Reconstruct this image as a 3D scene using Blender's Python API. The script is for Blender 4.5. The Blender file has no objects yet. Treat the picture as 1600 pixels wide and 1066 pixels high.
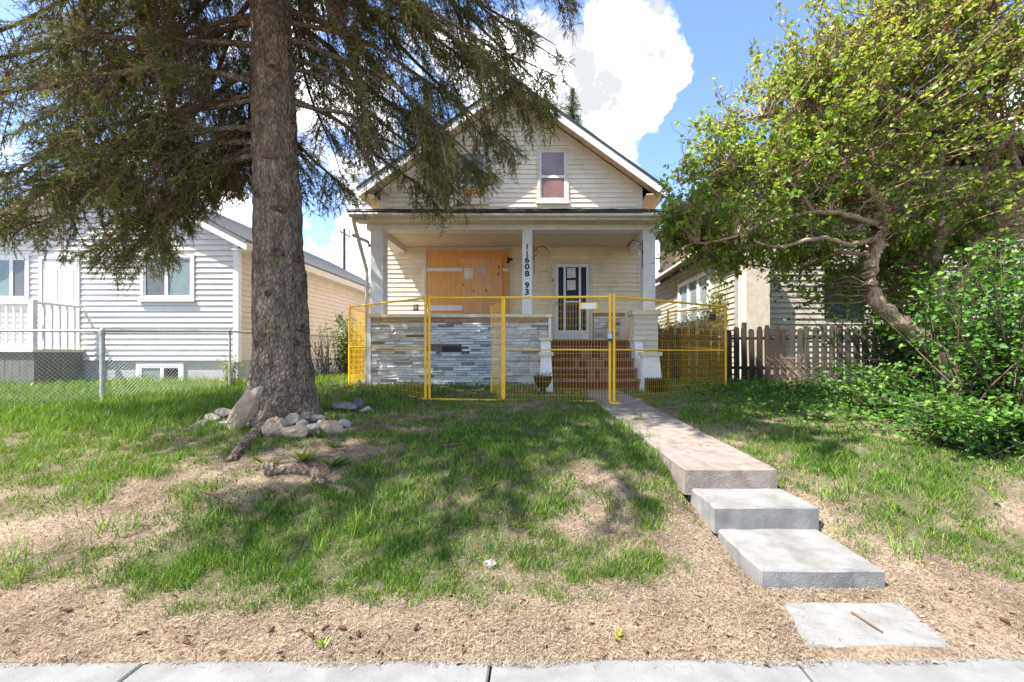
import bpy, math, random
import numpy as np
from mathutils import Vector, Matrix, noise as mnoise

random.seed(7)
RNG = np.random.default_rng(11)
R = math.radians
scene = bpy.context.scene
COL = scene.collection

# ------------------------------------------------------------------ camera
FPX, CX, HY, EYE = 700.0, 845.0, 553.0, 1.5      # lens constant, vanishing point, horizon row, eye height
cam_d = bpy.data.cameras.new("camera")
cam_d.sensor_width = 36.0
cam_d.lens = FPX / 1600.0 * 36.0
cam_d.shift_x = -(CX - 800.0) / 1600.0
cam_d.shift_y = (HY - 533.0) / 1600.0
cam_d.clip_start = 0.05
cam_d.clip_end = 2000.0
cam = bpy.data.objects.new("camera", cam_d)
cam.location = (0, 0, EYE)
cam.rotation_euler = (R(90), 0, 0)
COL.objects.link(cam)
scene.camera = cam

# ------------------------------------------------------------------ sun, sky, exposure
TO_SUN = Vector((-1.45, -0.74, 2.67)).normalized()
SUN_EL = math.asin(TO_SUN.z)
SUN_AZ = math.atan2(TO_SUN.x, TO_SUN.y)          # clockwise from +Y
sd = bpy.data.lights.new("sun", 'SUN')
sd.energy = 5.0
sd.angle = R(0.55)
sd.color = (1.0, 0.95, 0.87)
so = bpy.data.objects.new("sun", sd)
so.rotation_euler = (-TO_SUN).to_track_quat('-Z', 'Y').to_euler()
so.location = (-20, -8, 40)
COL.objects.link(so)

world = bpy.data.worlds.new("World")
scene.world = world
world.use_nodes = True
def build_world():
    nt = world.node_tree
    N, L = nt.nodes, nt.links
    N.clear()
    out = N.new('ShaderNodeOutputWorld')
    bg = N.new('ShaderNodeBackground')
    bg.inputs['Strength'].default_value = 0.15
    L.new(bg.outputs[0], out.inputs[0])
    sky = N.new('ShaderNodeTexSky')
    sky.sky_type = 'NISHITA'
    sky.sun_disc = False
    sky.sun_elevation = SUN_EL
    sky.sun_rotation = SUN_AZ
    sky.air_density = 0.75
    sky.dust_density = 0.6
    sky.ozone_density = 3.5
    tc = N.new('ShaderNodeTexCoord')
    n1 = N.new('ShaderNodeTexNoise')
    n1.inputs['Scale'].default_value = 5.2
    n1.inputs['Detail'].default_value = 9.0
    n1.inputs['Roughness'].default_value = 0.66
    L.new(tc.outputs['Generated'], n1.inputs['Vector'])
    def blob(d, r, w):
        v = Vector(d).normalized()
        dist = N.new('ShaderNodeVectorMath'); dist.operation = 'DISTANCE'
        L.new(tc.outputs['Generated'], dist.inputs[0])
        dist.inputs[1].default_value = v
        mr = N.new('ShaderNodeMapRange')
        mr.interpolation_type = 'SMOOTHSTEP'
        mr.inputs['From Min'].default_value = r
        mr.inputs['From Max'].default_value = r * 0.35
        mr.inputs['To Min'].default_value = 0
        mr.inputs['To Max'].default_value = w
        L.new(dist.outputs['Value'], mr.inputs['Value'])
        return mr.outputs[0]
    def pix(x, y):
        return ((x - CX) / FPX, 1.0, (HY - y) / FPX)
    amp = N.new('ShaderNodeMath'); amp.operation = 'MULTIPLY_ADD'; amp.inputs[1].default_value = 1.9; amp.inputs[2].default_value = -.45
    L.new(n1.outputs['Fac'], amp.inputs[0])
    acc = amp.outputs[0]
    for (x, y, r, w) in ((950, 95, .16, .27), (1065, 60, .09, .24), (1000, 165, .08, .2), (830, 130, .20, .10), (930, 215, .12, .25), (640, 130, .20, .05), (610, 300, .16, .20),
                         (540, 370, .14, .22), (370, 330, .12, .22), (1035, 455, .16, .25), (200, 330, .2, .12),
                         (1250, 90, .34, -.34), (1080, 240, .13, -.3), (1180, 10, .16, -.3), (540, 90, .10, -.14), (505, 310, .07, -.16), (100, 180, .34, -.12), (880, 15, .05, -.1)):
        b = blob(pix(x, y), r, w)
        ad = N.new('ShaderNodeMath'); ad.operation = 'ADD'
        L.new(acc, ad.inputs[0]); L.new(b, ad.inputs[1])
        acc = ad.outputs[0]
    mask = N.new('ShaderNodeMapRange')
    mask.interpolation_type = 'SMOOTHSTEP'
    mask.inputs['From Min'].default_value = 0.49
    mask.inputs['From Max'].default_value = 0.78
    L.new(acc, mask.inputs['Value'])
    n2 = N.new('ShaderNodeTexNoise')
    n2.inputs['Scale'].default_value = 9.0
    n2.inputs['Detail'].default_value = 9.0
    n2.inputs['Roughness'].default_value = .6
    L.new(tc.outputs['Generated'], n2.inputs['Vector'])
    cr = N.new('ShaderNodeValToRGB')
    cr.color_ramp.elements[0].position = 0.425
    cr.color_ramp.elements[0].color = (1.85, 1.9, 1.98, 1)
    cr.color_ramp.elements[1].position = 0.60
    cr.color_ramp.elements[1].color = (12.0, 11.9, 11.8, 1)
    L.new(n2.outputs['Fac'], cr.inputs['Fac'])
    mix = N.new('ShaderNodeMix'); mix.data_type = 'RGBA'
    L.new(mask.outputs[0], mix.inputs['Factor'])
    L.new(sky.outputs[0], mix.inputs['A'])
    L.new(cr.outputs[0], mix.inputs['B'])
    L.new(mix.outputs['Result'], bg.inputs['Color'])
build_world()

scene.view_settings.view_transform = 'Standard'
scene.view_settings.look = 'None'
scene.view_settings.gamma = 1.0
scene.view_settings.use_curve_mapping = False
scene.view_settings.exposure = 1.62
scene.render.engine = 'CYCLES'
scene.cycles.use_denoising = True
scene.cycles.max_bounces = 7
scene.cycles.diffuse_bounces = 4
scene.cycles.transparent_max_bounces = 8
scene.render.film_transparent = False

# ------------------------------------------------------------------ helpers
def P(px, py, d):
    return np.array(((px - CX) * d / FPX, d, EYE - (py - HY) * d / FPX))

_HASH = RNG.random((256, 256))
def vnoise(x, y):
    x = np.asarray(x, float); y = np.asarray(y, float)
    xi = np.floor(x).astype(int); yi = np.floor(y).astype(int)
    fx = x - xi; fy = y - yi
    fx = fx * fx * (3 - 2 * fx); fy = fy * fy * (3 - 2 * fy)
    g = lambda a, b: _HASH[a % 256, b % 256]
    return (g(xi, yi) * (1 - fx) + g(xi + 1, yi) * fx) * (1 - fy) + (g(xi, yi + 1) * (1 - fx) + g(xi + 1, yi + 1) * fx) * fy
def fbm(x, y, o=4):
    s = 0; a = .5; t = 0
    for i in range(o):
        s = s + a * vnoise(x * 2 ** i + 17.3 * i, y * 2 ** i + 5.1 * i); t += a; a *= .5
    return s / t

_PY = [-400, 2.14, 2.20, 2.8, 3.38, 3.73, 4.3, 5, 6, 7.5, 9, 11, 14, 600]
_PZ = [-.06, -.06, 0.01, .055, .20, .355, .50, .575, .64, .71, .79, .83, .85, .85]
def hz(x, y):
    x = np.asarray(x, float); y = np.asarray(y, float)
    z = (np.interp(y - .05, _PY, _PZ) + np.interp(y, _PY, _PZ) + np.interp(y + .05, _PY, _PZ)) / 3
    near = (y > 2.2) & (y < 16) & (np.abs(x) < 16)
    bump = (fbm(x * 1.1, y * 1.1, 3) - .5) * .09 + (fbm(x * 6, y * 6, 3) - .5) * .03
    fade = np.clip((y - 2.25) / .5, 0, 1)
    walk = np.clip((np.abs(x - (1.66 - .1 * (y - 3))) - .45) / .5, 0, 1)
    z = z + np.where(near, bump * fade * walk, 0)
    cor = np.clip((.50 - np.abs(x - np.interp(y, [2.2, 2.8, 3.38, 3.73, 4.5], [1.72, 1.765, 1.70, 1.6, 1.55]))) / .12, 0, 1) * np.clip((y - 2.70) / .12, 0, 1) * np.clip((4.1 - y) / .3, 0, 1)
    z = z - .10 * cor * np.clip((y - 2.6) / .5, 0, 1)
    z = z + .09 * np.exp(-(((x + 3.45) / 1.1) ** 2 + ((y - 5.9) / .8) ** 2))
    return z
def gp(px, py):
    """ground point seen at this row and column"""
    d = 2.2
    best = None
    for i in range(2000):
        x = (px - CX) * d / FPX
        z = float(hz(x, d))
        if HY + (EYE - z) * FPX / d <= py:
            best = (x, d, z); break
        d += .006
    return np.array(best if best else ((px - CX) * 12 / FPX, 12, .84))

MATS = {}
def nodes_of(m):
    return m.node_tree.nodes, m.node_tree.links
def mat(name, c1, c2=None, scale=8.0, rough=.7, bump=0.0, bscale=None, stretch=(1, 1, 1), detail=5, spec=.3, metal=0, lo=.35, hi=.65, dirt=None, dscale=1.2, dlo=.5, dhi=.75, coord='Object'):
    if name in MATS: return MATS[name]
    m = bpy.data.materials.new(name); m.use_nodes = True
    N, L = nodes_of(m)
    b = N['Principled BSDF']
    b.inputs['Roughness'].default_value = rough
    b.inputs['Specular IOR Level'].default_value = spec
    b.inputs['Metallic'].default_value = metal
    tc = N.new('ShaderNodeTexCoord')
    mp = N.new('ShaderNodeMapping'); mp.inputs['Scale'].default_value = stretch
    L.new(tc.outputs[coord], mp.inputs['Vector'])
    col = None
    if c2 is None: c2 = tuple(x * .8 for x in c1)
    nz = N.new('ShaderNodeTexNoise'); nz.inputs['Scale'].default_value = scale; nz.inputs['Detail'].default_value = detail
    L.new(mp.outputs[0], nz.inputs['Vector'])
    cr = N.new('ShaderNodeValToRGB')
    cr.color_ramp.elements[0].position = lo; cr.color_ramp.elements[0].color = (*c2, 1)
    cr.color_ramp.elements[1].position = hi; cr.color_ramp.elements[1].color = (*c1, 1)
    L.new(nz.outputs['Fac'], cr.inputs['Fac'])
    col = cr.outputs[0]
    if dirt:
        n3 = N.new('ShaderNodeTexNoise'); n3.inputs['Scale'].default_value = dscale; n3.inputs['Detail'].default_value = 8; n3.inputs['Roughness'].default_value = .65
        L.new(tc.outputs[coord], n3.inputs['Vector'])
        r3 = N.new('ShaderNodeMapRange'); r3.inputs['From Min'].default_value = dlo; r3.inputs['From Max'].default_value = dhi
        L.new(n3.outputs['Fac'], r3.inputs['Value'])
        mx = N.new('ShaderNodeMix'); mx.data_type = 'RGBA'
        L.new(r3.outputs[0], mx.inputs['Factor']); L.new(col, mx.inputs['A']); mx.inputs['B'].default_value = (*dirt, 1)
        col = mx.outputs['Result']
    L.new(col, b.inputs['Base Color'])
    if bump:
        n2 = N.new('ShaderNodeTexNoise'); n2.inputs['Scale'].default_value = bscale or scale * 3; n2.inputs['Detail'].default_value = 6
        L.new(mp.outputs[0], n2.inputs['Vector'])
        bp = N.new('ShaderNodeBump'); bp.inputs['Strength'].default_value = min(1, bump); bp.inputs['Distance'].default_value = .02
        L.new(n2.outputs['Fac'], bp.inputs['Height']); L.new(bp.outputs[0], b.inputs['Normal'])
    MATS[name] = m
    return m
def leaf_mat(name, trans=.35, rough=.5, spec=.3):
    if name in MATS: return MATS[name]
    m = bpy.data.materials.new(name); m.use_nodes = True
    N, L = nodes_of(m)
    b = N['Principled BSDF']; b.inputs['Roughness'].default_value = rough; b.inputs['Specular IOR Level'].default_value = spec
    at = N.new('ShaderNodeAttribute'); at.attribute_name = 'Col'
    L.new(at.outputs['Color'], b.inputs['Base Color'])
    if trans > 0:
        tr = N.new('ShaderNodeBsdfTranslucent')
        hs = N.new('ShaderNodeHueSaturation'); hs.inputs['Value'].default_value = 1.25; hs.inputs['Saturation'].default_value = 1.1
        L.new(at.outputs['Color'], hs.inputs['Color']); L.new(hs.outputs[0], tr.inputs['Color'])
        mx = N.new('ShaderNodeMixShader'); mx.inputs[0].default_value = trans
        L.new(b.outputs[0], mx.inputs[1]); L.new(tr.outputs[0], mx.inputs[2])
        L.new(mx.outputs[0], N['Material Output'].inputs['Surface'])
    MATS[name] = m
    return m

def link(o, parent=None):
    COL.objects.link(o)
    if parent is not None:
        o.parent = parent
        if parent.type == 'EMPTY':
            o.location = Vector(o.location) - parent.location
    return o
def thing(name, label, cat, loc=(0, 0, 0), group=None):
    o = bpy.data.objects.new(name, None)
    o.empty_display_size = .2
    o.location = loc
    COL.objects.link(o)
    return tag(o, label, cat, group)
def tag(o, label=None, cat=None, group=None, kind=None):
    if label: o['label'] = label
    if cat: o['category'] = cat
    if group: o['group'] = group
    if kind: o['kind'] = kind
    return o
def npmesh(name, V, F, m, parent=None, col=None, smooth=False):
    V = np.ascontiguousarray(V, dtype=np.float32); F = np.ascontiguousarray(F, dtype=np.int32)
    me = bpy.data.meshes.new(name)
    nf, k = F.shape
    me.vertices.add(len(V)); me.vertices.foreach_set('co', V.ravel())
    me.loops.add(nf * k); me.loops.foreach_set('vertex_index', F.ravel())
    me.polygons.add(nf)
    me.polygons.foreach_set('loop_start', np.arange(0, nf * k, k, dtype=np.int32))
    me.polygons.foreach_set('loop_total', np.full(nf, k, dtype=np.int32))
    if smooth: me.polygons.foreach_set('use_smooth', np.ones(nf, dtype=bool))
    me.update(calc_edges=True)
    if col is not None:
        ca = me.color_attributes.new('Col', 'FLOAT_COLOR', 'POINT')
        c4 = np.ones((len(V), 4), dtype=np.float32); c4[:, :3] = col
        ca.data.foreach_set('color', c4.ravel())
    me.materials.append(m)
    o = bpy.data.objects.new(name, me)
    return link(o, parent)

class MB:
    def __init__(s): s.v = []; s.f = []
    def box(s, x0, x1, y0, y1, z0, z1):
        n = len(s.v)
        s.v += [(x0, y0, z0), (x1, y0, z0), (x1, y1, z0), (x0, y1, z0), (x0, y0, z1), (x1, y0, z1), (x1, y1, z1), (x0, y1, z1)]
        s.f += [tuple(n + i for i in q) for q in ((0, 3, 2, 1), (4, 5, 6, 7), (0, 1, 5, 4), (1, 2, 6, 5), (2, 3, 7, 6), (3, 0, 4, 7))]
        return s
    def hexa(s, pts):
        n = len(s.v); s.v += [tuple(p) for p in pts]
        s.f += [tuple(n + i for i in q) for q in ((0, 3, 2, 1), (4, 5, 6, 7), (0, 1, 5, 4), (1, 2, 6, 5), (2, 3, 7, 6), (3, 0, 4, 7))]
        return s
    def cbox(s, x0, x1, y0, y1, z0, z1, c=.008):
        """box with chamfered edges on the camera-facing side"""
        n = len(s.v)
        pts = []
        for (y, k) in ((y1, 0), (y0 + c, 0), (y0, c)):
            pts += [(x0 + k, y, z0 + k), (x1 - k, y, z0 + k), (x1 - k, y, z1 - k), (x0 + k, y, z1 - k)]
        s.v += pts
        for a in (0, 4):
            for i in range(4):
                j = (i + 1) % 4
                s.f.append((n + a + i, n + a + 4 + i, n + a + 4 + j, n + a + j))
        s.f.append((n + 8, n + 9, n + 10, n + 11)); s.f.append((n + 3, n + 2, n + 1, n))
        return s
    def prism(s, poly, axis, a, b):
        """poly: 2d points; extruded along axis from a to b"""
        n = len(s.v); k = len(poly)
        def mk(p, t):
            return (t, p[0], p[1]) if axis == 'x' else ((p[0], t, p[1]) if axis == 'y' else (p[0], p[1], t))
        s.v += [mk(p, a) for p in poly] + [mk(p, b) for p in poly]
        s.f.append(tuple(n + i for i in range(k))); s.f.append(tuple(n + k + i for i in reversed(range(k))))
        for i in range(k):
            j = (i + 1) % k
            s.f.append((n + i, n + k + i, n + k + j, n + j))
        return s
    def tube(s, pts, rad, n=8, cap=True):
        pts = [Vector(p) for p in pts]
        if not hasattr(rad, '__len__'): rad = [rad] * len(pts)
        base = len(s.v)
        up = Vector((0, 0, 1))
        for i, p in enumerate(pts):
            t = (pts[min(i + 1, len(pts) - 1)] - pts[max(i - 1, 0)]).normalized()
            a = t.cross(up)
            if a.length < .05: a = t.cross(Vector((1, 0, 0)))
            a.normalize(); b = t.cross(a)
            for k in range(n):
                an = 2 * math.pi * k / n
                s.v.append(tuple(p + (a * math.cos(an) + b * math.sin(an)) * rad[i]))
        for i in range(len(pts) - 1):
            for k in range(n):
                k2 = (k + 1) % n
                s.f.append((base + i * n + k, base + i * n + k2, base + (i + 1) * n + k2, base + (i + 1) * n + k))
        if cap:
            s.f.append(tuple(base + k for k in reversed(range(n))))
            s.f.append(tuple(base + (len(pts) - 1) * n + k for k in range(n)))
        return s
    def lathe(s, cx, cy, prof, n=20):
        base = len(s.v)
        for (r, z) in prof:
            for k in range(n):
                an = 2 * math.pi * k / n
                s.v.append((cx + r * math.cos(an), cy + r * math.sin(an), z))
        for i in range(len(prof) - 1):
            for k in range(n):
                k2 = (k + 1) % n
                s.f.append((base + i * n + k, base + i * n + k2, base + (i + 1) * n + k2, base + (i + 1) * n + k))
        return s
    def build(s, name, m, parent=None, smooth=False):
        me = bpy.data.meshes.new(name)
        me.from_pydata(s.v, [], s.f)
        import bmesh
        bm = bmesh.new(); bm.from_mesh(me); bmesh.ops.recalc_face_normals(bm, faces=bm.faces); bm.to_mesh(me); bm.free()
        if smooth: me.polygons.foreach_set('use_smooth', np.ones(len(me.polygons), dtype=bool))
        me.update()
        me.materials.append(m)
        o = bpy.data.objects.new(name, me)
        return link(o, parent)
def inst(name, me, loc, parent=None, rot=(0, 0, 0), scale=(1, 1, 1)):
    o = bpy.data.objects.new(name, me)
    o.location = loc; o.rotation_euler = rot; o.scale = scale
    return link(o, parent)
def text(name, body, size, loc, m, parent=None, rot=(R(90), 0, 0), depth=.004, align='CENTER', xs=1.0, bold=0.0):
    cu = bpy.data.curves.new(name, 'FONT')
    cu.body = body; cu.size = size; cu.extrude = depth; cu.align_x = align; cu.align_y = 'CENTER'
    cu.resolution_u = 4; cu.offset = bold
    t = bpy.data.objects.new(name, cu)
    COL.objects.link(t)
    bpy.context.view_layer.update()
    me = bpy.data.meshes.new_from_object(t)
    bpy.data.objects.remove(t); bpy.data.curves.remove(cu)
    me.materials.clear(); me.materials.append(m)
    return inst(name, me, loc, parent, rot, (xs, 1, 1))

# ------------------------------------------------------------------ materials
M = {}
M['siding'] = mat('cream_siding', (.86, .76, .58), (.80, .70, .53), 3, .55, .08, 60, dirt=(.50, .42, .30), dscale=1.6, dlo=.48, dhi=.85)
M['siding_up'] = mat('pale_siding', (.84, .77, .63), (.79, .72, .58), 3, .55, .08, 60, dirt=(.54, .47, .37), dscale=1.5, dlo=.48, dhi=.85)
M['siding_white'] = mat('white_vinyl', (.61, .59, .56), (.57, .55, .52), 3, .45, .05, 60, dirt=(.46, .45, .42), dscale=1.3, dlo=.52, dhi=.9)
M['siding_beige'] = mat('beige_vinyl', (.58, .49, .41), (.53, .45, .37), 3, .5, .05, 60)
M['siding_old'] = mat('weathered_siding', (.42, .39, .32), (.32, .29, .235), 5, .7, .1, 50, dirt=(.28, .24, .18), dscale=2.0, dlo=.5, dhi=.8)
M['trim'] = mat('cream_trim', (.70, .64, .52), (.60, .53, .42), 6, .5, .1, 50, dirt=(.42, .34, .24), dscale=3, dlo=.55, dhi=.85)
M['white'] = mat('white_paint', (.78, .78, .78), (.70, .70, .70), 5, .5, .06, 70, dirt=(.48, .45, .40), dscale=2.5, dlo=.58, dhi=.9)
M['white_clean'] = mat('white_vinyl_trim', (.68, .68, .68), (.64, .64, .64), 4, .4)
M['soffit'] = mat('soffit_wood', (.70, .54, .37), (.62, .46, .30), 5, .6, .1, 40, dirt=(.36, .25, .15), dscale=2, dlo=.55, dhi=.85)
M['shingle_brown'] = mat('brown_shingles', (.10, .075, .06), (.05, .038, .03), 25, .9, .6, 60)
M['shingle_grey'] = mat('grey_shingles', (.20, .20, .21), (.11, .11, .12), 30, .9, .5, 60)
M['shingle_dark'] = mat('dark_shingles', (.045, .06, .055), (.03, .035, .035), 30, .9, .5, 60)
M['concrete'] = mat('new_concrete', (.225, .222, .215), (.165, .162, .157), 6, .85, .25, 90, dirt=(.11, .105, .095), dscale=3.4, dlo=.46, dhi=.78)
M['concrete_old'] = mat('old_concrete', (.255, .215, .185), (.18, .15, .13), 10, .95, .5, 90, dirt=(.105, .09, .075), dscale=4, dlo=.5, dhi=.75)
M['sidewalk'] = mat('sidewalk_concrete', (.20, .20, .20), (.16, .16, .158), 5, .85, .2, 110, dirt=(.115, .112, .105), dscale=3.0, dlo=.45, dhi=.8)
M['stucco_grey'] = mat('grey_stucco', (.46, .45, .44), (.30, .30, .29), 60, .95, .8, 80)
M['stucco_cream'] = mat('cream_stucco', (.62, .55, .46), (.52, .46, .38), 8, .95, .4, 60)
M['yellow'] = mat('yellow_paint', (.84, .50, .012), (.78, .44, .01), 9, .38, .05, 60, spec=.5, dirt=(.34, .18, .03), dscale=9, dlo=.62, dhi=.85)
M['galv'] = mat('galvanised_steel', (.46, .46, .43), (.34, .34, .32), 14, .5, .1, 60, metal=.15)
M['iron'] = mat('black_iron', (.015, .015, .016), (.03, .03, .03), 14, .5)
M['black'] = mat('black_plastic', (.012, .012, .013), (.02, .02, .02), 14, .4)
M['rust'] = mat('peeling_brown_wood', (.30, .13, .06), (.42, .30, .20), 12, .8, .4, 40, stretch=(1, 1, 3))
M['brick'] = mat('dark_red_brick', (.14, .035, .026), (.075, .02, .016), 9, .8, .4, 60, coord='Generated')
M['mortar'] = mat('brick_mortar', (.24, .17, .14), (.14, .10, .085), 12, .95, .5, 60)
M['tread'] = mat('worn_step_tread', (.27, .17, .13), (.15, .06, .045), 14, .85, .3, 60)
M['picket'] = mat('weathered_dark_wood', (.06, .043, .032), (.028, .020, .016), 9, .9, .5, 50, stretch=(6, 6, .7))
M['picket_grey'] = mat('weathered_grey_wood_shade_tone', (.085, .078, .066), (.042, .038, .032), 9, .9, .5, 50, stretch=(6, 6, .7))  # grey wood, colour darkened to carry the shade on the right-hand pickets
M['deck_skirt'] = mat('grey_green_boards', (.17, .17, .14), (.12, .12, .10), 6, .8, .2, 40, stretch=(4, 4, .5))
M['bark_lilac'] = mat('lilac_bark', (.44, .315, .205), (.17, .11, .07), 14, .95, .9, 40, stretch=(3, 3, .5))
M['twig'] = mat('brown_twig', (.16, .105, .07), (.09, .06, .04), 20, .9)
M['dead_twig'] = mat('dry_spruce_twig', (.22, .155, .115), (.12, .08, .06), 20, .95)
M['dark'] = mat('dark_interior', (.02, .02, .022), (.03, .03, .03), 5, .6)
M['paper'] = mat('paper', (.75, .73, .70), (.68, .66, .63), 8, .8)
M['ink'] = mat('black_ink', (.015, .015, .03), (.02, .02, .04), 8, .7)
M['red'] = mat('red_print', (.55, .09, .05), (.5, .12, .07), 8, .7)
M['redbrown'] = mat('redbrown_letters', (.22, .07, .03), (.2, .07, .03), 8, .7)
def glass(name, c, rough=.06):
    m = mat(name, c, tuple(x * .75 for x in c), 3.0, rough, spec=.35)
    return m
M['glass_dark'] = mat('dark_window_glass', (.010, .012, .014), (.006, .007, .008), 3, .12, spec=.10)
M['glass_blind'] = glass('window_glass_with_blinds', (.30, .31, .33), .12)
M['glass_pale'] = glass('window_glass_pale', (.20, .25, .25), .05)
M['glass_screen'] = glass('window_insect_screen', (.13, .13, .135), .25)
M['glass_pink'] = glass('window_backed_with_pink_paper', (.27, .15, .14), .12)
M['glass_purple'] = glass('window_backed_with_grey_sheet', (.25, .20, .23), .07)
def plywood(name, c1, c2, knot):
    m = bpy.data.materials.new(name); m.use_nodes = True
    N, L = nodes_of(m); b = N['Principled BSDF']; b.inputs['Roughness'].default_value = .7; b.inputs['Specular IOR Level'].default_value = .2
    tc = N.new('ShaderNodeTexCoord')
    mp = N.new('ShaderNodeMapping'); mp.inputs['Scale'].default_value = (7, 7, .9); L.new(tc.outputs['Object'], mp.inputs[0])
    nz = N.new('ShaderNodeTexNoise'); nz.inputs['Scale'].default_value = 2.2; nz.inputs['Detail'].default_value = 6; nz.inputs['Distortion'].default_value = .8
    L.new(mp.outputs[0], nz.inputs['Vector'])
    cr = N.new('ShaderNodeValToRGB'); cr.color_ramp.elements[0].position = .35; cr.color_ramp.elements[1].position = .68
    cr.color_ramp.elements[0].color = (*c1, 1); cr.color_ramp.elements[1].color = (*c2, 1); L.new(nz.outputs['Fac'], cr.inputs['Fac'])
    mp2 = N.new('ShaderNodeMapping'); mp2.inputs['Scale'].default_value = (5.5, 5.5, 3.2); L.new(tc.outputs['Object'], mp2.inputs[0])
    vo = N.new('ShaderNodeTexVoronoi'); vo.inputs['Scale'].default_value = 1.0; L.new(mp2.outputs[0], vo.inputs['Vector'])
    kr = N.new('ShaderNodeMapRange'); kr.inputs['From Min'].default_value = .07; kr.inputs['From Max'].default_value = .16; kr.inputs['To Min'].default_value = knot; kr.inputs['To Max'].default_value = 0
    L.new(vo.outputs['Distance'], kr.inputs['Value'])
    mx = N.new('ShaderNodeMix'); mx.data_type = 'RGBA'; L.new(kr.outputs[0], mx.inputs['Factor']); L.new(cr.outputs[0], mx.inputs['A']); mx.inputs['B'].default_value = (.10, .035, .012, 1)
    L.new(mx.outputs['Result'], b.inputs['Base Color'])
    return m
M['ply_a'] = plywood('plywood_orange', (.74, .40, .14), (.66, .33, .10), .35)
M['ply_b'] = plywood('plywood_knotty', (.74, .44, .22), (.66, .36, .15), .95)

def spruce_bark():
    m = bpy.data.materials.new('spruce_bark'); m.use_nodes = True
    N, L = nodes_of(m); b = N['Principled BSDF']; b.inputs['Roughness'].default_value = .95; b.inputs['Specular IOR Level'].default_value = .15
    tc = N.new('ShaderNodeTexCoord')
    mp = N.new('ShaderNodeMapping'); mp.inputs['Scale'].default_value = (1, 1, .55); L.new(tc.outputs['Object'], mp.inputs[0])
    vo = N.new('ShaderNodeTexVoronoi'); vo.inputs['Scale'].default_value = 30; L.new(mp.outputs[0], vo.inputs['Vector'])
    nz = N.new('ShaderNodeTexNoise'); nz.inputs['Scale'].default_value = 9; nz.inputs['Detail'].default_value = 9; nz.inputs['Roughness'].default_value = .7; L.new(mp.outputs[0], nz.inputs['Vector'])
    cr = N.new('ShaderNodeValToRGB')
    e = cr.color_ramp.elements
    e[0].position = .30; e[0].color = (.115, .082, .064, 1); e[1].position = .72; e[1].color = (.56, .43, .32, 1)
    k = e.new(.5); k.color = (.31, .235, .175, 1)
    L.new(nz.outputs['Fac'], cr.inputs['Fac'])
    vr = N.new('ShaderNodeMapRange'); vr.inputs['From Min'].default_value = 0; vr.inputs['From Max'].default_value = .55; vr.inputs['To Min'].default_value = 1.25; vr.inputs['To Max'].default_value = .55
    L.new(vo.outputs['Distance'], vr.inputs['Value'])
    mu = N.new('ShaderNodeMix'); mu.data_type = 'RGBA'; mu.blend_type = 'MULTIPLY'; mu.inputs['Factor'].default_value = 1
    L.new(cr.outputs[0], mu.inputs['A']); L.new(vr.outputs[0], mu.inputs['B'])
    # lichen, greener patches
    n3 = N.new('ShaderNodeTexNoise'); n3.inputs['Scale'].default_value = 2.4; n3.inputs['Detail'].default_value = 8; L.new(tc.outputs['Object'], n3.inputs['Vector'])
    r3 = N.new('ShaderNodeMapRange'); r3.inputs['From Min'].default_value = .56; r3.inputs['From Max'].default_value = .74; r3.inputs['To Max'].default_value = .6; L.new(n3.outputs['Fac'], r3.inputs['Value'])
    m3 = N.new('ShaderNodeMix'); m3.data_type = 'RGBA'; L.new(r3.outputs[0], m3.inputs['Factor']); L.new(mu.outputs['Result'], m3.inputs['A']); m3.inputs['B'].default_value = (.15, .14, .055, 1)
    L.new(m3.outputs['Result'], b.inputs['Base Color'])
    ad = N.new('ShaderNodeMath'); ad.operation = 'SUBTRACT'; L.new(nz.outputs['Fac'], ad.inputs[0]); L.new(vo.outputs['Distance'], ad.inputs[1])
    bp = N.new('ShaderNodeBump'); bp.inputs['Strength'].default_value = 1; bp.inputs['Distance'].default_value = .06
    L.new(ad.outputs[0], bp.inputs['Height']); L.new(bp.outputs[0], b.inputs['Normal'])
    return m
M['bark'] = spruce_bark()
# ------------------------------------------------------------------ ground
def _blob_list():
    src = [  # column, row, half width, half height, weight  -> turned into metres on the ground
        (180, 650, 260, 50, .55), (120, 720, 200, 50, .10), (330, 880, 170, 75, .60), (500, 800, 120, 80, .50), (560, 880, 130, 60, .38),
        (760, 690, 150, 45, .62), (640, 740, 110, 50, .40), (900, 650, 120, 30, .45), (980, 700, 60, 50, .52), (1010, 770, 40, 40, .15),
        (640, 610, 120, 25, .50), (560, 640, 70, 40, .35), (870, 790, 70, 25, .42), (800, 860, 100, 50, .38), (660, 850, 80, 50, .42), (960, 880, 80, 50, .42), (870, 930, 120, 30, .30), (1040, 900, 50, 30, .35), (700, 920, 110, 30, .28), (1030, 810, 40, 30, .3),
        (1200, 660, 150, 40, .55), (1330, 740, 140, 45, .42), (1440, 840, 80, 40, .28), (1500, 720, 120, 50, .35), (1340, 800, 60, 30, .20),
        (60, 840, 100, 50, -.16), (200, 790, 120, 45, -.18), (40, 890, 50, 30, .4), (130, 770, 60, 30, .25), (470, 720, 80, 30, -.55), (560, 680, 60, 25, -.25), (930, 740, 70, 30, -.30),
        (900, 820, 90, 30, -.22), (1090, 830, 60, 80, -.30), (1260, 800, 60, 30, -.35), (1430, 900, 150, 30, -.25), (1120, 950, 260, 50, -.45),
        (700, 1000, 600, 35, -.55), (80, 960, 160, 40, -.5), (1500, 960, 200, 40, -.45), (770, 930, 180, 25, -.18), (390, 700, 60, 30, -.2),
    ]
    out = []
    for (px, py, rx, ry, w) in src:
        c = gp(px, py); a = gp(px, py + ry); b = gp(px, max(py - ry, 596))
        out.append((c[0], c[1], rx * c[1] / FPX, max(.12, (b[1] - a[1]) / 2), w))
    return out
BL = _blob_list()
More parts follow.
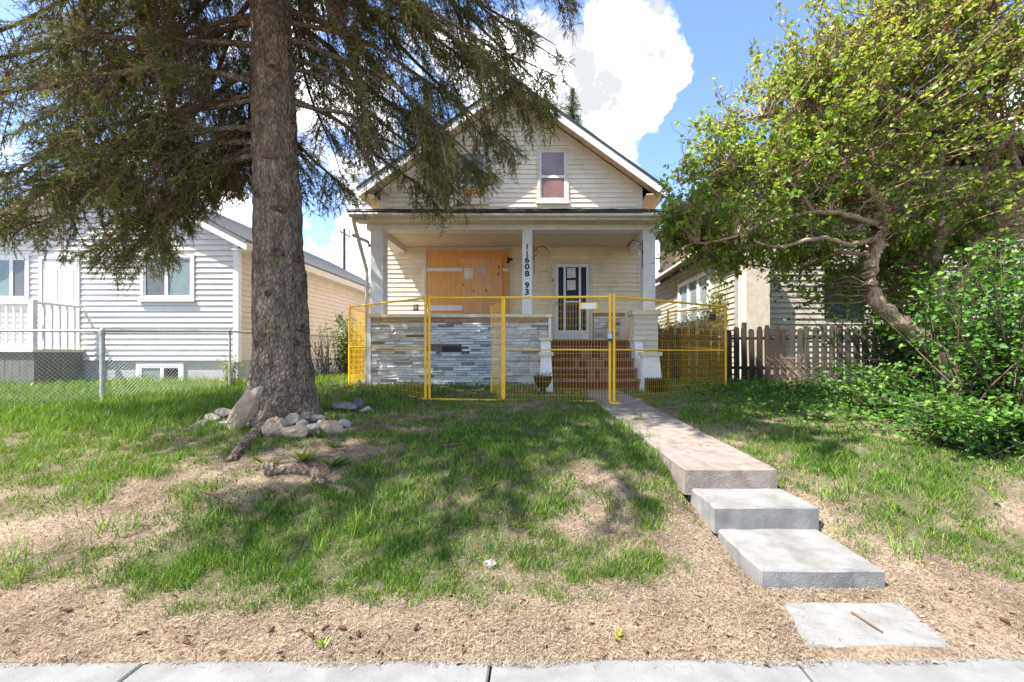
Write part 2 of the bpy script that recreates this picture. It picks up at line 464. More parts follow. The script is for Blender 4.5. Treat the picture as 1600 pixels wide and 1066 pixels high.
def dens(x, y):
    x = np.asarray(x, float); y = np.asarray(y, float)
    d = .30 + (fbm(x * 1.3 + 3, y * 1.3 + 9, 4) - .5) * .9 + (fbm(x * 5 + 31, y * 5 + 2, 3) - .5) * .7
    for (cx, cy, rx, ry, w) in BL:
        d = d + w * np.exp(-(((x - cx) / rx) ** 2 + ((y - cy) / ry) ** 2))
    d = np.where(y > 7.6, np.maximum(d, .55), d)
    d = np.where((x < -4.3) & (y > 5.2), d + .35, d)
    return np.clip(d, 0, 1)
def walk_x(y):
    return np.interp(y, [2.2, 2.8, 3.38, 3.73, 7.2, 8.8], [1.72, 1.765, 1.70, 1.585, 1.36, 1.12])
def on_path(x, y, pad=0.0):
    w = np.abs(x - walk_x(y)) < .385 + pad
    s3 = w & (y > 2.78 - pad) & (y < 8.9)
    s4 = (np.abs(x - 1.72) < .38 + pad) & (y > 2.2) & (y < 2.60)
    side = y < 2.165 + .007 * x + .12 * (fbm(x * 4, x * 0 + 3, 4) - .5)
    return s3 | s4 | side
def in_build(x, y):
    a = (x > -3.85) & (x < 2.55) & (y > 9.8)
    b = (x > .0) & (x < 2.3) & (y > 8.7) & (y < 9.9)
    c = (x < -7.4) & (y > 11.0)
    d = (x < -9.85) & (y > 9.8)
    e = (x > 4.9) & (y > 10.6)
    return a | b | c | d | e

def ground_mat():
    m = bpy.data.materials.new('bare_soil_and_thatch'); m.use_nodes = True
    N, L = nodes_of(m); b = N['Principled BSDF']; b.inputs['Roughness'].default_value = 1; b.inputs['Specular IOR Level'].default_value = .1
    tc = N.new('ShaderNodeTexCoord')
    n1 = N.new('ShaderNodeTexNoise'); n1.inputs['Scale'].default_value = 2.3; n1.inputs['Detail'].default_value = 8; n1.inputs['Roughness'].default_value = .65
    n2 = N.new('ShaderNodeTexNoise'); n2.inputs['Scale'].default_value = 60; n2.inputs['Detail'].default_value = 5; n2.inputs['Roughness'].default_value = .7
    for n in (n1, n2): L.new(tc.outputs['Object'], n.inputs['Vector'])
    c1 = N.new('ShaderNodeValToRGB'); e = c1.color_ramp.elements
    e[0].position = .33; e[0].color = (.12, .088, .066, 1); e[1].position = .66; e[1].color = (.31, .25, .185, 1)
    L.new(n1.outputs['Fac'], c1.inputs['Fac'])
    c2 = N.new('ShaderNodeValToRGB'); e = c2.color_ramp.elements
    e[0].position = .35; e[0].color = (.45, .42, .40, 1); e[1].position = .62; e[1].color = (1.25, 1.2, 1.15, 1)
    L.new(n2.outputs['Fac'], c2.inputs['Fac'])
    mu = N.new('ShaderNodeMix'); mu.data_type = 'RGBA'; mu.blend_type = 'MULTIPLY'; mu.inputs['Factor'].default_value = 1
    L.new(c1.outputs[0], mu.inputs['A']); L.new(c2.outputs[0], mu.inputs['B'])
    at = N.new('ShaderNodeAttribute'); at.attribute_name = 'Col'
    sp = N.new('ShaderNodeSeparateColor'); L.new(at.outputs['Color'], sp.inputs[0])
    mg = N.new('ShaderNodeMix'); mg.data_type = 'RGBA'; L.new(sp.outputs[0], mg.inputs['Factor']); L.new(mu.outputs['Result'], mg.inputs['A'])
    mg.inputs['B'].default_value = (.055, .068, .022, 1)
    L.new(mg.outputs['Result'], b.inputs['Base Color'])
    bp = N.new('ShaderNodeBump'); bp.inputs['Strength'].default_value = .8; bp.inputs['Distance'].default_value = .02
    L.new(n2.outputs['Fac'], bp.inputs['Height']); L.new(bp.outputs[0], b.inputs['Normal'])
    return m
M['ground'] = ground_mat()
def grid_axis(a, b, step, far):
    mid = list(np.arange(a, b + 1e-6, step))
    left, right = [], []
    s = step * 2; x = a
    while x > -far: x -= s; s *= 1.5; left.append(x)
    s = step * 2; x = b
    while x < far: x += s; s *= 1.5; right.append(x)
    return np.array(left[::-1] + mid + right)
def build_ground():
    xs = grid_axis(-13, 11, .08, 400); ys = grid_axis(2.0, 13, .055, 500)
    X, Y = np.meshgrid(xs, ys)
    Z = hz(X, Y)
    V = np.stack([X, Y, Z], -1).reshape(-1, 3)
    nx, ny = len(xs), len(ys)
    i = np.arange(nx * ny).reshape(ny, nx)
    F = np.stack([i[:-1, :-1], i[:-1, 1:], i[1:, 1:], i[1:, :-1]], -1).reshape(-1, 4)
    g = np.clip((dens(X, Y) - .35) * 1.7, 0, .85).ravel()
    c = np.stack([g, g, g], -1)
    tag(npmesh('ground', V, F, M['ground'], None, c, True), kind='structure')
build_ground()

# sidewalk: one slab per joint
def build_sidewalk():
    root = bpy.data.objects.new('sidewalk', None); root.location = (0, 1.4, -.1); COL.objects.link(root); tag(root, kind='structure')
    xs = [-12.5, -11.0, -9.5, -8.0, -6.5, -5.0, -3.45, -1.93, -.24, 1.25, 2.78, 4.3, 5.8, 7.3, 8.8, 10.3]
    for a, b in zip(xs[:-1], xs[1:]):
        mb = MB()
        g = .006; sk = .0
        y0, y1 = .55, 2.2
        lo, hi = -.12, 0.0 + random.uniform(-.002, .002)
        dx = .06   # joints run slightly aslant
        dy = .035
        c = .008
        def ring(k, z):
            return [(a + g + k + dx * .0, y0 + k + dy * a / 5, z), (b - g - k, y0 + k + dy * b / 5, z), (b - g - k + dx * 0, y1 - k + dy * b / 5, z), (a + g + k, y1 - k + dy * a / 5, z)]
        mb.v = ring(0, lo) + ring(0, hi - c) + ring(c, hi)
        for q in (0, 4):
            for i in range(4):
                j = (i + 1) % 4
                mb.f.append((q + i, q + j, q + 4 + j, q + 4 + i))
        mb.f.append((8, 9, 10, 11))
        mb.build('slab', M['sidewalk'], root)
build_sidewalk()

# front walk and the precast steps
def slab(name, back, front, zb, zf, th, m, label, nseg=10, cat=None, kind=None, rough=.008):
    """back/front: (x_left, x_right, y); a thick slab with worn edges"""
    V, F = [], []
    nx = 8
    c = .014
    rings = []
    def edge_pts(t, u):
        xl = back[0] + (front[0] - back[0]) * t; xr = back[1] + (front[1] - back[1]) * t
        y = back[2] + (front[2] - back[2]) * t
        z = zb + (zf - zb) * t
        return xl + (xr - xl) * u, y, z
    mb = MB()
    # top grid
    top = {}
    for i in range(nseg + 1):
        for j in range(nx + 1):
            x, y, z = edge_pts(i / nseg, j / nx)
            e = (i in (0, nseg)) or (j in (0, nx))
            wob = rough * (random.random() - .5)
            top[i, j] = len(mb.v)
            if e:
                if j == 0: x += c
                if j == nx: x -= c
                if i == nseg: y += c
                if i == 0: y -= c
            mb.v.append((x, y, z + wob))
    for i in range(nseg):
        for j in range(nx):
            mb.f.append((top[i, j], top[i + 1, j], top[i + 1, j + 1], top[i, j + 1]))
    loop = [(i, 0) for i in range(nseg + 1)] + [(nseg, j) for j in range(1, nx + 1)] + [(i, nx) for i in range(nseg - 1, -1, -1)] + [(0, j) for j in range(nx - 1, 0, -1)]
    r1, r2 = [], []
    for (i, j) in loop:
        x, y, z = edge_pts(i / nseg, j / nx)
        jit = random.uniform(-1, 1) * rough
        r1.append(len(mb.v)); mb.v.append((x + jit, y + jit, z - c))
        r2.append(len(mb.v)); mb.v.append((x + jit, y + jit, z - th))
    n = len(loop)
    for k in range(n):
        k2 = (k + 1) % n
        mb.f.append((top[loop[k]], top[loop[k2]], r1[k2], r1[k]))
        mb.f.append((r1[k], r1[k2], r2[k2], r2[k]))
    o = mb.build(name, m)
    return tag(o, label, cat, None, kind)
slab('front_walk', (.76, 1.50, 8.72), (1.20, 1.97, 3.73), .80, .545, .22, M['concrete_old'], 'long worn grey concrete walk leading up to the porch steps', 40, None, 'structure', .006)
slab('concrete_step', (1.25, 1.99, 3.80), (1.315, 2.095, 3.38), .385, .345, .20, M['concrete'], 'pale concrete step slab just below the end of the old walk', 8, 'step')
slab('concrete_step', (1.335, 2.09, 3.42), (1.38, 2.152, 2.80), .178, .150, .14, M['concrete'], 'wide pale concrete step slab nearest the sidewalk with a twig mark', 8, 'step')
slab('paving_slab', (1.42, 2.12, 2.62), (1.335, 2.085, 2.265), .052, .022, .08, M['concrete'], 'pale paving slab half buried in soil at the sidewalk edge', 8, 'paving slab')

# ------------------------------------------------------------------ siding, windows
def cut(intervals, a, b):
    out = []
    for (x0, x1) in intervals:
        if b <= x0 or a >= x1: out.append((x0, x1)); continue
        if a > x0: out.append((x0, a))
        if b < x1: out.append((b, x1))
    return [(p, q) for p, q in out if q - p > .02]
def siding(parent, m, x0, x1, z0, z1, y, step, holes=(), clip=None, name='siding_board', proud=.030):
    """lapped boards on a wall that faces the camera; clip(z) -> (xl, xr)"""
    z = z0
    while z < z1 - .01:
        zt = min(z + step, z1)
        xl, xr = x0, x1
        ivs = None
        if clip:
            a0, b0 = clip(z); a1, b1 = clip(zt)
            xl0, xr0 = max(x0, a0), min(x1, b0); xl1, xr1 = max(x0, a1), min(x1, b1)
        else:
            xl0 = xl1 = x0; xr0 = xr1 = x1
        if xr0 - xl0 < .05: break
        ivs = [(xl0, xr0)]
        for (a, b, c, d) in holes:
            if c < zt - .02 and d > z + .02: ivs = cut(ivs, a, b)
        for (p, q) in ivs:
            tl = xl1 if p == xl0 else p
            tr = xr1 if q == xr0 else q
            tl = min(tl, tr - .01)
            mb = MB()
            j = random.uniform(-.002, .002)
            mb.hexa([(p, y - proud + j, z), (q, y - proud - j, z), (q, y, z), (p, y, z), (tl, y - .003, zt + .004), (tr, y - .003, zt + .004), (tr, y, zt + .004), (tl, y, zt + .004)])
            mb.build(name, m, parent)
        z += step
def siding_x(parent, m, y0, y1, z0, z1, x, step, sgn, holes=(), name='siding_board', proud=.030):
    """lapped boards on a wall that faces along x (sgn: which way)"""
    z = z0
    while z < z1 - .01:
        zt = min(z + step, z1)
        ivs = [(y0, y1)]
        for (a, b, c, d) in holes:
            if c < zt - .02 and d > z + .02: ivs = cut(ivs, a, b)
        for (p, q) in ivs:
            mb = MB()
            s = sgn * proud
            mb.hexa([(x, p, z), (x + s, p, z), (x + s, q, z), (x, q, z), (x, p, zt), (x + s * .2, p, zt), (x + s * .2, q, zt), (x, q, zt)])
            mb.build(name, m, parent)
        z += step
def window(parent, x0, x1, z0, z1, y, casing_m, sash_m, panes, cw=.08, sw=.035, out=.05, sill=True):
    """panes: list of (u0,u1,v0,v1,material) inside the casing; one part with sub-parts"""
    w = MB()
    w.box(x0, x0 + cw, y - out, y, z0, z1).box(x1 - cw, x1, y - out, y, z0, z1)
    w.box(x0 + cw, x1 - cw, y - out, y, z1 - cw, z1).box(x0 + cw, x1 - cw, y - out, y, z0, z0 + cw)
    o = w.build('window', casing_m, parent)
    ix0, ix1, iz0, iz1 = x0 + cw, x1 - cw, z0 + cw, z1 - cw
    for (u0, u1, v0, v1, pm) in panes:
        a, b = ix0 + (ix1 - ix0) * u0, ix0 + (ix1 - ix0) * u1
        c, d = iz0 + (iz1 - iz0) * v0, iz0 + (iz1 - iz0) * v1
        f = MB()
        yy = y - .034
        f.box(a, a + sw, yy, y, c, d).box(b - sw, b, yy, y, c, d).box(a + sw, b - sw, yy, y, d - sw, d).box(a + sw, b - sw, yy, y, c, c + sw)
        f.build('sash', sash_m, o)
        MB().box(a + sw, b - sw, y - .016, y - .004, c + sw, d - sw).build('pane', pm, o)
    if sill:
        MB().box(x0 - .03, x1 + .03, y - out - .045, y - .002, z0 - .045, z0 - .002).build('sill', casing_m, o)
    return o

# ------------------------------------------------------------------ the boarded-up house
W = 11.9
def wx(px, d=W): return (px - CX) * d / FPX
def wz(py, d=W): return EYE - (py - HY) * d / FPX
HX0, HX1, AX = -4.25, 2.69, -.735
SL = .715
APZ = 8.36
house = thing('boarded_house', 'cream sided gabled house with boarded window, open porch and stone veneer front', 'house', (AX, 10.5, .8))
def gz(x): return APZ - SL * abs(x - AX)
wall = MB().prism([(HX0, .5), (HX1, .5), (HX1, gz(HX1)), (AX, APZ), (HX0, gz(HX0))], 'y', W, 20.0).build('wall', M['siding'], house)
wl = MB()
for s in (HX0, HX1): pass
# siding of the side walls is only grazed by the view: left one is seen past the porch post
siding_x(house, M['siding'], W + .02, 19.9, 1.3, gz(HX1), HX1, .24, 1)
# window and door openings
WR = (wx(839), wx(888.5), wz(317), wz(232))
WLq = (wx(714), wx(763), wz(318), wz(234))
DOOR = (wx(863), wx(925), 1.82, wz(408))
PLY = (wx(664), wx(799.5), wz(490), wz(388))
siding(house, M['siding'], HX0 + .09, HX1 - .09, 1.83, 4.42, W, .121, [DOOR, PLY])
siding(house, M['siding_up'], HX0, HX1, 4.9, APZ - .02, W, .125, [WR, WLq], clip=lambda z: (AX - (APZ - z) / SL, AX + (APZ - z) / SL))
for x in (HX0, HX1 - .09):
    MB().box(x, x + .09, W - .03, W + .05, 1.3, 5.8).build('corner_board', M['white'] if x > 0 else M['trim'], house)
window(house, *WR, W, M['trim'], M['white'], [(0, 1, 0, .47, M['glass_pink']), (0, 1, .47, 1, M['glass_purple'])], .085)
window(house, *WLq, W, M['trim'], M['white'], [(0, 1, 0, .30, M['ply_b']), (0, 1, .30, .52, M['glass_blind']), (0, 1, .52, 1, M['glass_blind'])], .085)

# roof slabs, rake boards, soffit panels
RY0, RY1 = 11.33, 20.4
def roof_side(s, xe):
    dx = abs(xe - AX)
    t = .065
    ap = APZ + .10; ze = ap - SL * dx
    mb = MB().prism([(AX, ap), (xe, ze), (xe, ze + t), (AX, ap + t)], 'y', RY0 - .03, RY1)
    r = mb.build('roof', M['shingle_dark'], house)
    # rake board on the front edge
    MB().prism([(AX, ap - .21), (xe, ze - .21), (xe, ze - .004), (AX, ap - .004)], 'y', RY0 - .012, RY0 + .03).build('rake_board', M['white'], house)
    n = 15
    for i in range(n):
        a, b = i / n + .0012, (i + 1) / n - .0012
        xa, xb = AX + (xe - AX) * a, AX + (xe - AX) * b
        za, zb = ap - SL * dx * a - .035, ap - SL * dx * b - .035
        j = random.uniform(-.004, .004)
        MB().prism([(xa, za - .03 + j), (xb, zb - .03 + j), (xb, zb + j), (xa, za + j)], 'y', RY0 + .034, W - .004).build('soffit_panel', M['soffit'], house)
    # eave fascia and side soffit
    MB().box(min(xe, xe + s * .025), max(xe, xe + s * .025), RY0, RY1, ze - .12, ze + .05).build('eave_fascia', M['white'], house)
    sx = HX1 if s > 0 else HX0
    MB().box(min(sx, xe), max(sx, xe), RY0 + .03, RY1, ze - .13, ze - .105).build('eave_soffit', M['soffit'], house)
roof_side(1, 3.17); roof_side(-1, -4.66)
MB().prism([(AX - .30, APZ - .30), (AX + .30, APZ - .30), (AX, APZ - .085)], 'y', W - .14, W - .03).build('gable_bracket', M['soffit'], house)

# boarded lower window: casing, two plywood sheets, battens, notices
o = MB()
x0, x1, z0, z1 = PLY
o.box(x0, x0 + .05, W - .045, W, z0, z1).box(x1 - .05, x1, W - .045, W, z0, z1).box(x0 + .05, x1 - .05, W - .045, W, z1 - .05, z1)
o.build('window_casing', M['trim'], house)
MB().box(wx(668), wx(796), W - .035, W - .002, wz(489.5), wz(391)).build('plywood_sheet', M['ply_a'], house)
MB().box(wx(723.5), wx(785), W - .065, W - .036, wz(489.5), wz(399)).build('plywood_sheet', M['ply_b'], house)
MB().box(wx(668), wx(723), W - .075, W - .036, wz(425), wz(419.5)).build('batten', M['paper'], house)
MB().box(wx(668), wx(723), W - .075, W - .036, wz(486), wz(477.5)).build('batten', M['paper'], house)
MB().box(wx(786), wx(795.5), W - .075, W - .036, wz(425), wz(420.5)).build('batten', M['paper'], house)
MB().box(wx(705), wx(783), W - .075, W - .066, wz(404), wz(401)).build('batten', M['ply_a'], house)
nb = MB().hexa([(wx(726.5), W - .072, wz(436.5)), (wx(739.5), W - .074, wz(436)), (wx(739.5), W - .067, wz(436)), (wx(726.5), W - .067, wz(436.5)),
                (wx(726), W - .072, wz(420)), (wx(739.5), W - .073, wz(419.5)), (wx(739.5), W - .067, wz(419.5)), (wx(726), W - .067, wz(420))]).build('paper_notice', M['paper'], house)
sg = MB().box(wx(744), wx(758.5), W - .072, W - .066, wz(431), wz(418.5)).build('warning_sign', M['paper'], house)
text('lettering', 'PRIVATE', .058, (wx(751.2), W - .074, wz(420.9)), M['ink'], sg, depth=.001)
text('lettering', 'PROPERTY', .052, (wx(751.2), W - .074, wz(424.3)), M['ink'], sg, depth=.001)
MB().box(wx(745), wx(757.6), W - .075, W - .0725, wz(428.2), wz(426.9)).build('red_stripe', M['red'], sg)
MB().box(wx(745), wx(757.6), W - .075, W - .0725, wz(430.4), wz(429.3)).build('red_stripe', M['red'], sg)
# security camera by the plywood
sc_ = MB().box(wx(793), wx(796.5), W - .12, W - .036, wz(411.5), wz(403.5)).build('security_camera', M['black'], house)
MB().tube([(wx(794.5), W - .12, wz(406.5)), (wx(800.5), W - .24, wz(408.5))], .034, 12).build('camera_body', M['black'], sc_)
MB().tube([(wx(794.5), W - .10, wz(410)), (wx(793.5), W - .17, wz(412.5))], .022, 10).build('camera_body', M['black'], sc_)

# front door
dx0, dx1, dz0, dz1 = DOOR
d = MB()
d.box(dx0, dx0 + .075, W - .06, W, dz0, dz1).box(dx1 - .075, dx1, W - .06, W, dz0, dz1).box(dx0 + .075, dx1 - .075, W - .06, W, dz1 - .075, dz1)
d.build('door_casing', M['trim'], house)
a, b, c, e = dx0 + .08, dx1 - .08, dz0 + .02, dz1 - .08
fr = MB()
fr.box(a, a + .075, W - .05, W - .004, c, e).box(b - .075, b, W - .05, W - .004, c, e).box(a + .075, b - .075, W - .05, W - .004, e - .09, e).box(a + .075, b - .075, W - .05, W - .004, c, c + .28)
l1, l2 = a + .075 + .14, b - .075 - .14
fr.box(l1, l1 + .06, W - .05, W - .004, c + .28, e - .09).box(l2 - .06, l2, W - .05, W - .004, c + .28, e - .09)
fr.box(l1 + .06, l2 - .06, W - .05, W - .004, c + 1.02, c + 1.06)
door = fr.build('storm_door', M['white'], house)
for (p, q, r, s_) in ((a + .075, l1, c + .28, e - .09), (l2, b - .075, c + .28, e - .09), (l1 + .06, l2 - .06, c + .28, c + 1.02), (l1 + .06, l2 - .06, c + 1.06, e - .09)):
    MB().box(p, q, W - .022, W - .008, r, s_).build('pane', M['glass_dark'], door)
for k in range(1, 4):
    MB().box(l1 + .06 + (l2 - l1 - .12) * k / 4 - .006, l1 + .06 + (l2 - l1 - .12) * k / 4 + .006, W - .034, W - .0225, c + .28, c + 1.02).build('glazing_bar', M['rust'], door)
for (u, v) in ((419.5, 435), (438.5, 454)):
    MB().hexa([(wx(886), W - .026, wz(v)), (wx(899.5), W - .026, wz(v - .8)), (wx(899.5), W - .0225, wz(v - .8)), (wx(886), W - .0225, wz(v)),
               (wx(886), W - .026, wz(u)), (wx(899), W - .026, wz(u - .5)), (wx(899), W - .0225, wz(u - .5)), (wx(886), W - .0225, wz(u))]).build('paper_notice', M['paper'], door)
MB().box(a + .02, a + .06, W - .075, W - .051, c + .92, c + 1.05).build('handle', M['galv'], door)
text('house_number', '11608', .085, (wx(847), W - .022, wz(425.3)), M['redbrown'], house, depth=.003, xs=1.4)
MB().box(wx(862), wx(864.2), W - .075, W - .02, wz(440), wz(437)).build('doorbell', M['black'], house)
# stone band right of the door
bz0, bz1 = 1.83, wz(494)

# ------------------------------------------------------------------ porch
PF = 9.9                                     # porch front plane
PX0, PX1 = -3.78, 2.53
FLZ = 1.82
MB().box(PX0 + .02, PX1 - .02, PF + .12, W - .003, FLZ - .16, FLZ).build('porch_floor', M['tread'], house)
KX1 = .215                                   # right end of the stone knee wall
kw = MB().box(PX0 + .03, KX1, PF, PF + .14, .6, 2.30).build('knee_wall', M['mortar'], house)
MB().box(PX0 + .045, KX1 - .06, PF - .03, PF - .002, 2.19, 2.30).build('rust_stained_board', M['rust'], kw)
MB().box(PX0 - .02, KX1 + .03, PF - .07, PF + .19, 2.302, 2.372).build('wall_cap', M['trim'], kw)
MB().box(KX1 - .05, KX1 + .012, PF - .035, PF + .15, 1.85, 2.298).build('end_trim', M['white'], kw)
MB().box(PX0 - .03, PX0 + .04, PF - .05, PF + .1, .62, 2.298).build('end_trim', M['white'], kw)
# side knee walls
MB().box(PX0 + .03, PX0 + .16, PF + .145, W - .02, .6, 2.30).build('side_wall', M['siding'], house)
MB().box(PX1 - .16, PX1 - .03, PF + .145, W - .02, .6, 2.40).build('side_wall', M['siding'], house)

def stone_meshes():
    cols = [(.80, .81, .80), (.66, .67, .68), (.48, .50, .53), (.27, .29, .32), (.66, .60, .50), (.14, .15, .17)]
    out = []
    for ci, c in enumerate(cols):
        m = mat('ledgestone_%s' % ('white', 'pale', 'blue_grey', 'slate', 'tan', 'charcoal')[ci], c, tuple(x * .72 for x in c), 4, .85, .5, 18)
        row = []
        for k in range(4):
            mb = MB()
            ch = .06
            def jj(): return random.uniform(-.05, .05)
            pts = [(-.5, 1, -.5), (.5, 1, -.5), (.5, 1, .5), (-.5, 1, .5)]
            pts += [(-.5, .25 + jj(), -.5), (.5, .25 + jj(), -.5), (.5, .25 + jj(), .5), (-.5, .25 + jj(), .5)]
            pts += [(-.48 + abs(jj()) * .3, jj() * 4, -.42 + jj()), (.48 - abs(jj()) * .3, jj() * 4, -.42 + jj()), (.48 - abs(jj()) * .3, jj() * 4, .42 + jj()), (-.48 + abs(jj()) * .3, jj() * 4, .42 + jj())]
            mb.v = pts
            for q in (0, 4):
                for i in range(4):
                    j2 = (i + 1) % 4
                    mb.f.append((q + i, q + 4 + i, q + 4 + j2, q + j2))
            mb.f.append((8, 9, 10, 11))
            o = mb.build('stone', m)
            row.append(o.data); bpy.data.objects.remove(o)
        out.append(row)
    return out
SM = stone_meshes()
def ledgestone(parent, x0, x1, z0, z1, y, hrow, lo, hi, skip=()):
    z = z0; r = 0
    while z < z1 - .012:
        h = min(hrow * random.uniform(.75, 1.25), z1 - z)
        if z1 - z - h < .025: h = z1 - z
        x = x0 - random.uniform(0, .12)
        rowshade = random.random()
        while x < x1:
            l = random.uniform(lo, hi)
            xa, xb = max(x, x0), min(x + l, x1)
            x += l
            if xb - xa < .03: continue
            if any(xa < s[1] and xb > s[0] and z < s[3] - .01 and z + h > s[2] + .01 for s in skip): continue
            ci = random.choices(range(6), (42, 30, 16, 6, 5, 1))[0]
            dep = random.uniform(.015, .085)
            inst('stone', random.choice(SM[ci]), ((xa + xb) / 2, y - dep, z + h / 2), parent, (0, 0, 0), (xb - xa - .006, dep, h - .006))
        z += h; r += 1
VENT = (wx(691, PF), wx(720, PF), wz(553, PF), wz(541, PF))
ledgestone(kw, PX0 + .045, KX1 - .062, .74, 2.188, PF, .052, .18, .46, [VENT])
MB().box(VENT[0], VENT[1], PF - .01, PF - .001, VENT[2], VENT[3]).build('vent_slot', M['black'], kw)
MB().box(VENT[0] - .03, VENT[1] + .02, PF - .05, PF - .012, VENT[2] - .012, VENT[2] + .035).build('vent_lip', M['galv'], kw)
sb = MB().box(wx(927), wx(968), W - .06, W - .02, bz0, bz1).build('stone_band', M['mortar'], house)
ledgestone(sb, wx(927), wx(968), bz0, bz1 - .01, W - .06, .085, .16, .34)
MB().box(wx(926.5), wx(975), W - .11, W - .0, bz1 + .002, bz1 + .08).build('rust_stained_board', M['rust'], sb)

# posts with the painted numbers
def post(xa, xb, z0, z1, m=M['white']):
    w = xb - xa
    p = MB().cbox(xa, xb, PF - .02, PF - .02 + w, z0, z1, .012).build('porch_post', m, house)
    return p
MB_post_l = post(wx(579, PF), wx(599.5, PF), 2.374, 4.23)
pc = post(wx(816, PF), wx(831.5, PF), 2.374, 4.26)
pr = post(wx(1004.5, PF), wx(1024, PF), 2.44, 4.23)
for ch, py in (('1', 386.5), ('1', 397.5), ('6', 407), ('0', 417.5), ('8', 428.5), ('9', 446.5), ('3', 457)):
    text('numeral', ch, .175, (wx(823.6, PF), PF - .024, wz(py, PF)), M['ink'], pc, depth=.003, bold=.006, xs=1.15 if ch not in '1' else .95)
def hook(x, z, s, par):
    pts = [(x, PF - .03, z - .62), (x, PF - .03, z)]
    MB().tube(pts, .009, 6).build('hook_bar', M['iron'], par)
    arc = [(x + s * .02, PF - .04, z - .12)]
    for k in range(11):
        t = k / 10
        arc.append((x + s * (.05 + .27 * t), PF - .04 - .02 * t, z - .06 + .075 * math.sin(t * math.pi * .95) - .06 * t))
    arc += [(x + s * .335, PF - .06, z - .14), (x + s * .30, PF - .06, z - .155)]
    MB().tube(arc, .0085, 6).build('hook_arm', M['iron'], par)
    sc = []
    for k in range(14):
        t = k / 13
        an = t * 5.2
        sc.append((x + s * (.035 + .05 * math.sin(an)), PF - .04, z - .08 - .22 * t))
    MB().tube(sc, .007, 6).build('hook_scroll', M['iron'], par)
hook(wx(834.5, PF), wz(385, PF), 1, pc)
hook(wx(1003.2, PF), wz(375.5, PF), -1, pr)

# beam, ceiling boards, eave
MB().box(PX0 - .06, PX1 + .08, PF - .04, PF + .24, 4.232, 4.40).build('porch_beam', M['white'], house)
MB().box(PX0 - .03, PX0 + .2, PF + .245, W - .005, 4.18, 4.385).build('side_beam', M['white'], house)
MB().box(PX1 - .2, PX1 + .05, PF + .245, W - .005, 4.18, 4.385).build('side_beam', M['white'], house)
nb_ = 14
for i in range(nb_):
    ya = PF + .25 + (W - .02 - PF - .25) * i / nb_
    yb = PF + .25 + (W - .02 - PF - .25) * (i + 1) / nb_ - .006
    MB().box(PX0 + .21, PX1 - .21, ya, yb, 4.335, 4.355).build('ceiling_board', M['trim'], house)
EV = 9.45
EX0, EX1 = -4.0, 2.66
n = 22
for i in range(n):
    xa = EX0 + (EX1 - EX0) * i / n + .003; xb = EX0 + (EX1 - EX0) * (i + 1) / n - .003
    MB().box(xa, xb, EV + .03, PF - .045, 4.345, 4.36).build('soffit_panel', M['trim'], house)
MB().box(EX0, EX1, EV, EV + .025, 4.33, 4.445).build('porch_fascia', M['trim'], house)
g = MB().prism([(EV - .10, 4.43), (EV - .004, 4.40), (EV - .004, 4.372), (EV - .085, 4.375), (EV - .105, 4.40)], 'x', EX0 - .02, EX1 + .02)
gut = g.build('gutter', M['trim'], house)
for k in range(7):
    x = EX0 + .5 + k * .95
    MB().tube([(x, EV - .10, 4.45), (x + .01, EV + .02, 4.45)], .006, 6).build('gutter_spike', M['galv'], gut)
roofp = MB()
zt = 5.31
roofp.hexa([(EX0 - .06, EV - .07, 4.455), (EX1 + .06, EV - .07, 4.455), (HX1 - .02, W - .02, zt - .05), (HX0 + .3, W - .02, zt - .05),
            (EX0 - .06, EV - .07, 4.50), (EX1 + .06, EV - .07, 4.50), (HX1 - .02, W - .02, zt), (HX0 + .3, W - .02, zt)])
pr_roof = roofp.build('porch_roof', M['shingle_brown'], house)
for k in range(9):   # curling shingle courses
    t0_, t1_ = k / 9, (k + 1) / 9 + .02
    ya = EV - .08 + (W - EV) * t0_; yb = min(EV - .08 + (W - EV) * t1_, W - .03)
    za = 4.502 + (zt - 4.5) * t0_ + .018; zb = 4.502 + (zt - 4.5) * min(t1_, .99) + .004
    xs_ = np.linspace(EX0 - .07, EX1 + .07, 40)
    mb = MB()
    for i, x in enumerate(xs_):
        w_ = random.uniform(-.008, .010)
        mb.v += [(x, ya + random.uniform(-.012, .012), za + w_), (x, yb, zb), (x, ya + .004, za + w_ - .014)]
    for i in range(len(xs_) - 1):
        q = i * 3
        mb.f += [(q, q + 3, q + 4, q + 1), (q + 2, q + 5, q + 3, q)]
    mb.build('shingle_course', M['shingle_brown'], pr_roof)
# downspout
def dsp(pts, name='downspout'):
    MB().tube(pts, .042, 8).build(name, M['trim'], house)
dsp([(EX0 + .06, EV - .05, 4.38), (EX0 + .07, EV - .02, 4.25), (PX0 - .06, PF - .02, 3.35), (PX0 - .06, PF + .0, 3.2), (PX0 - .08, PF - .0, .95), (PX0 - .10, PF - .12, .84)])
dsp([(EX0 - .0, EV + .05, 4.03), (EX0 + .12, EV + .2, 3.98), (PX0 - .03, PF - .02, 3.97), (PX0 + .0, PF - .02, 3.86)], 'drain_elbow')

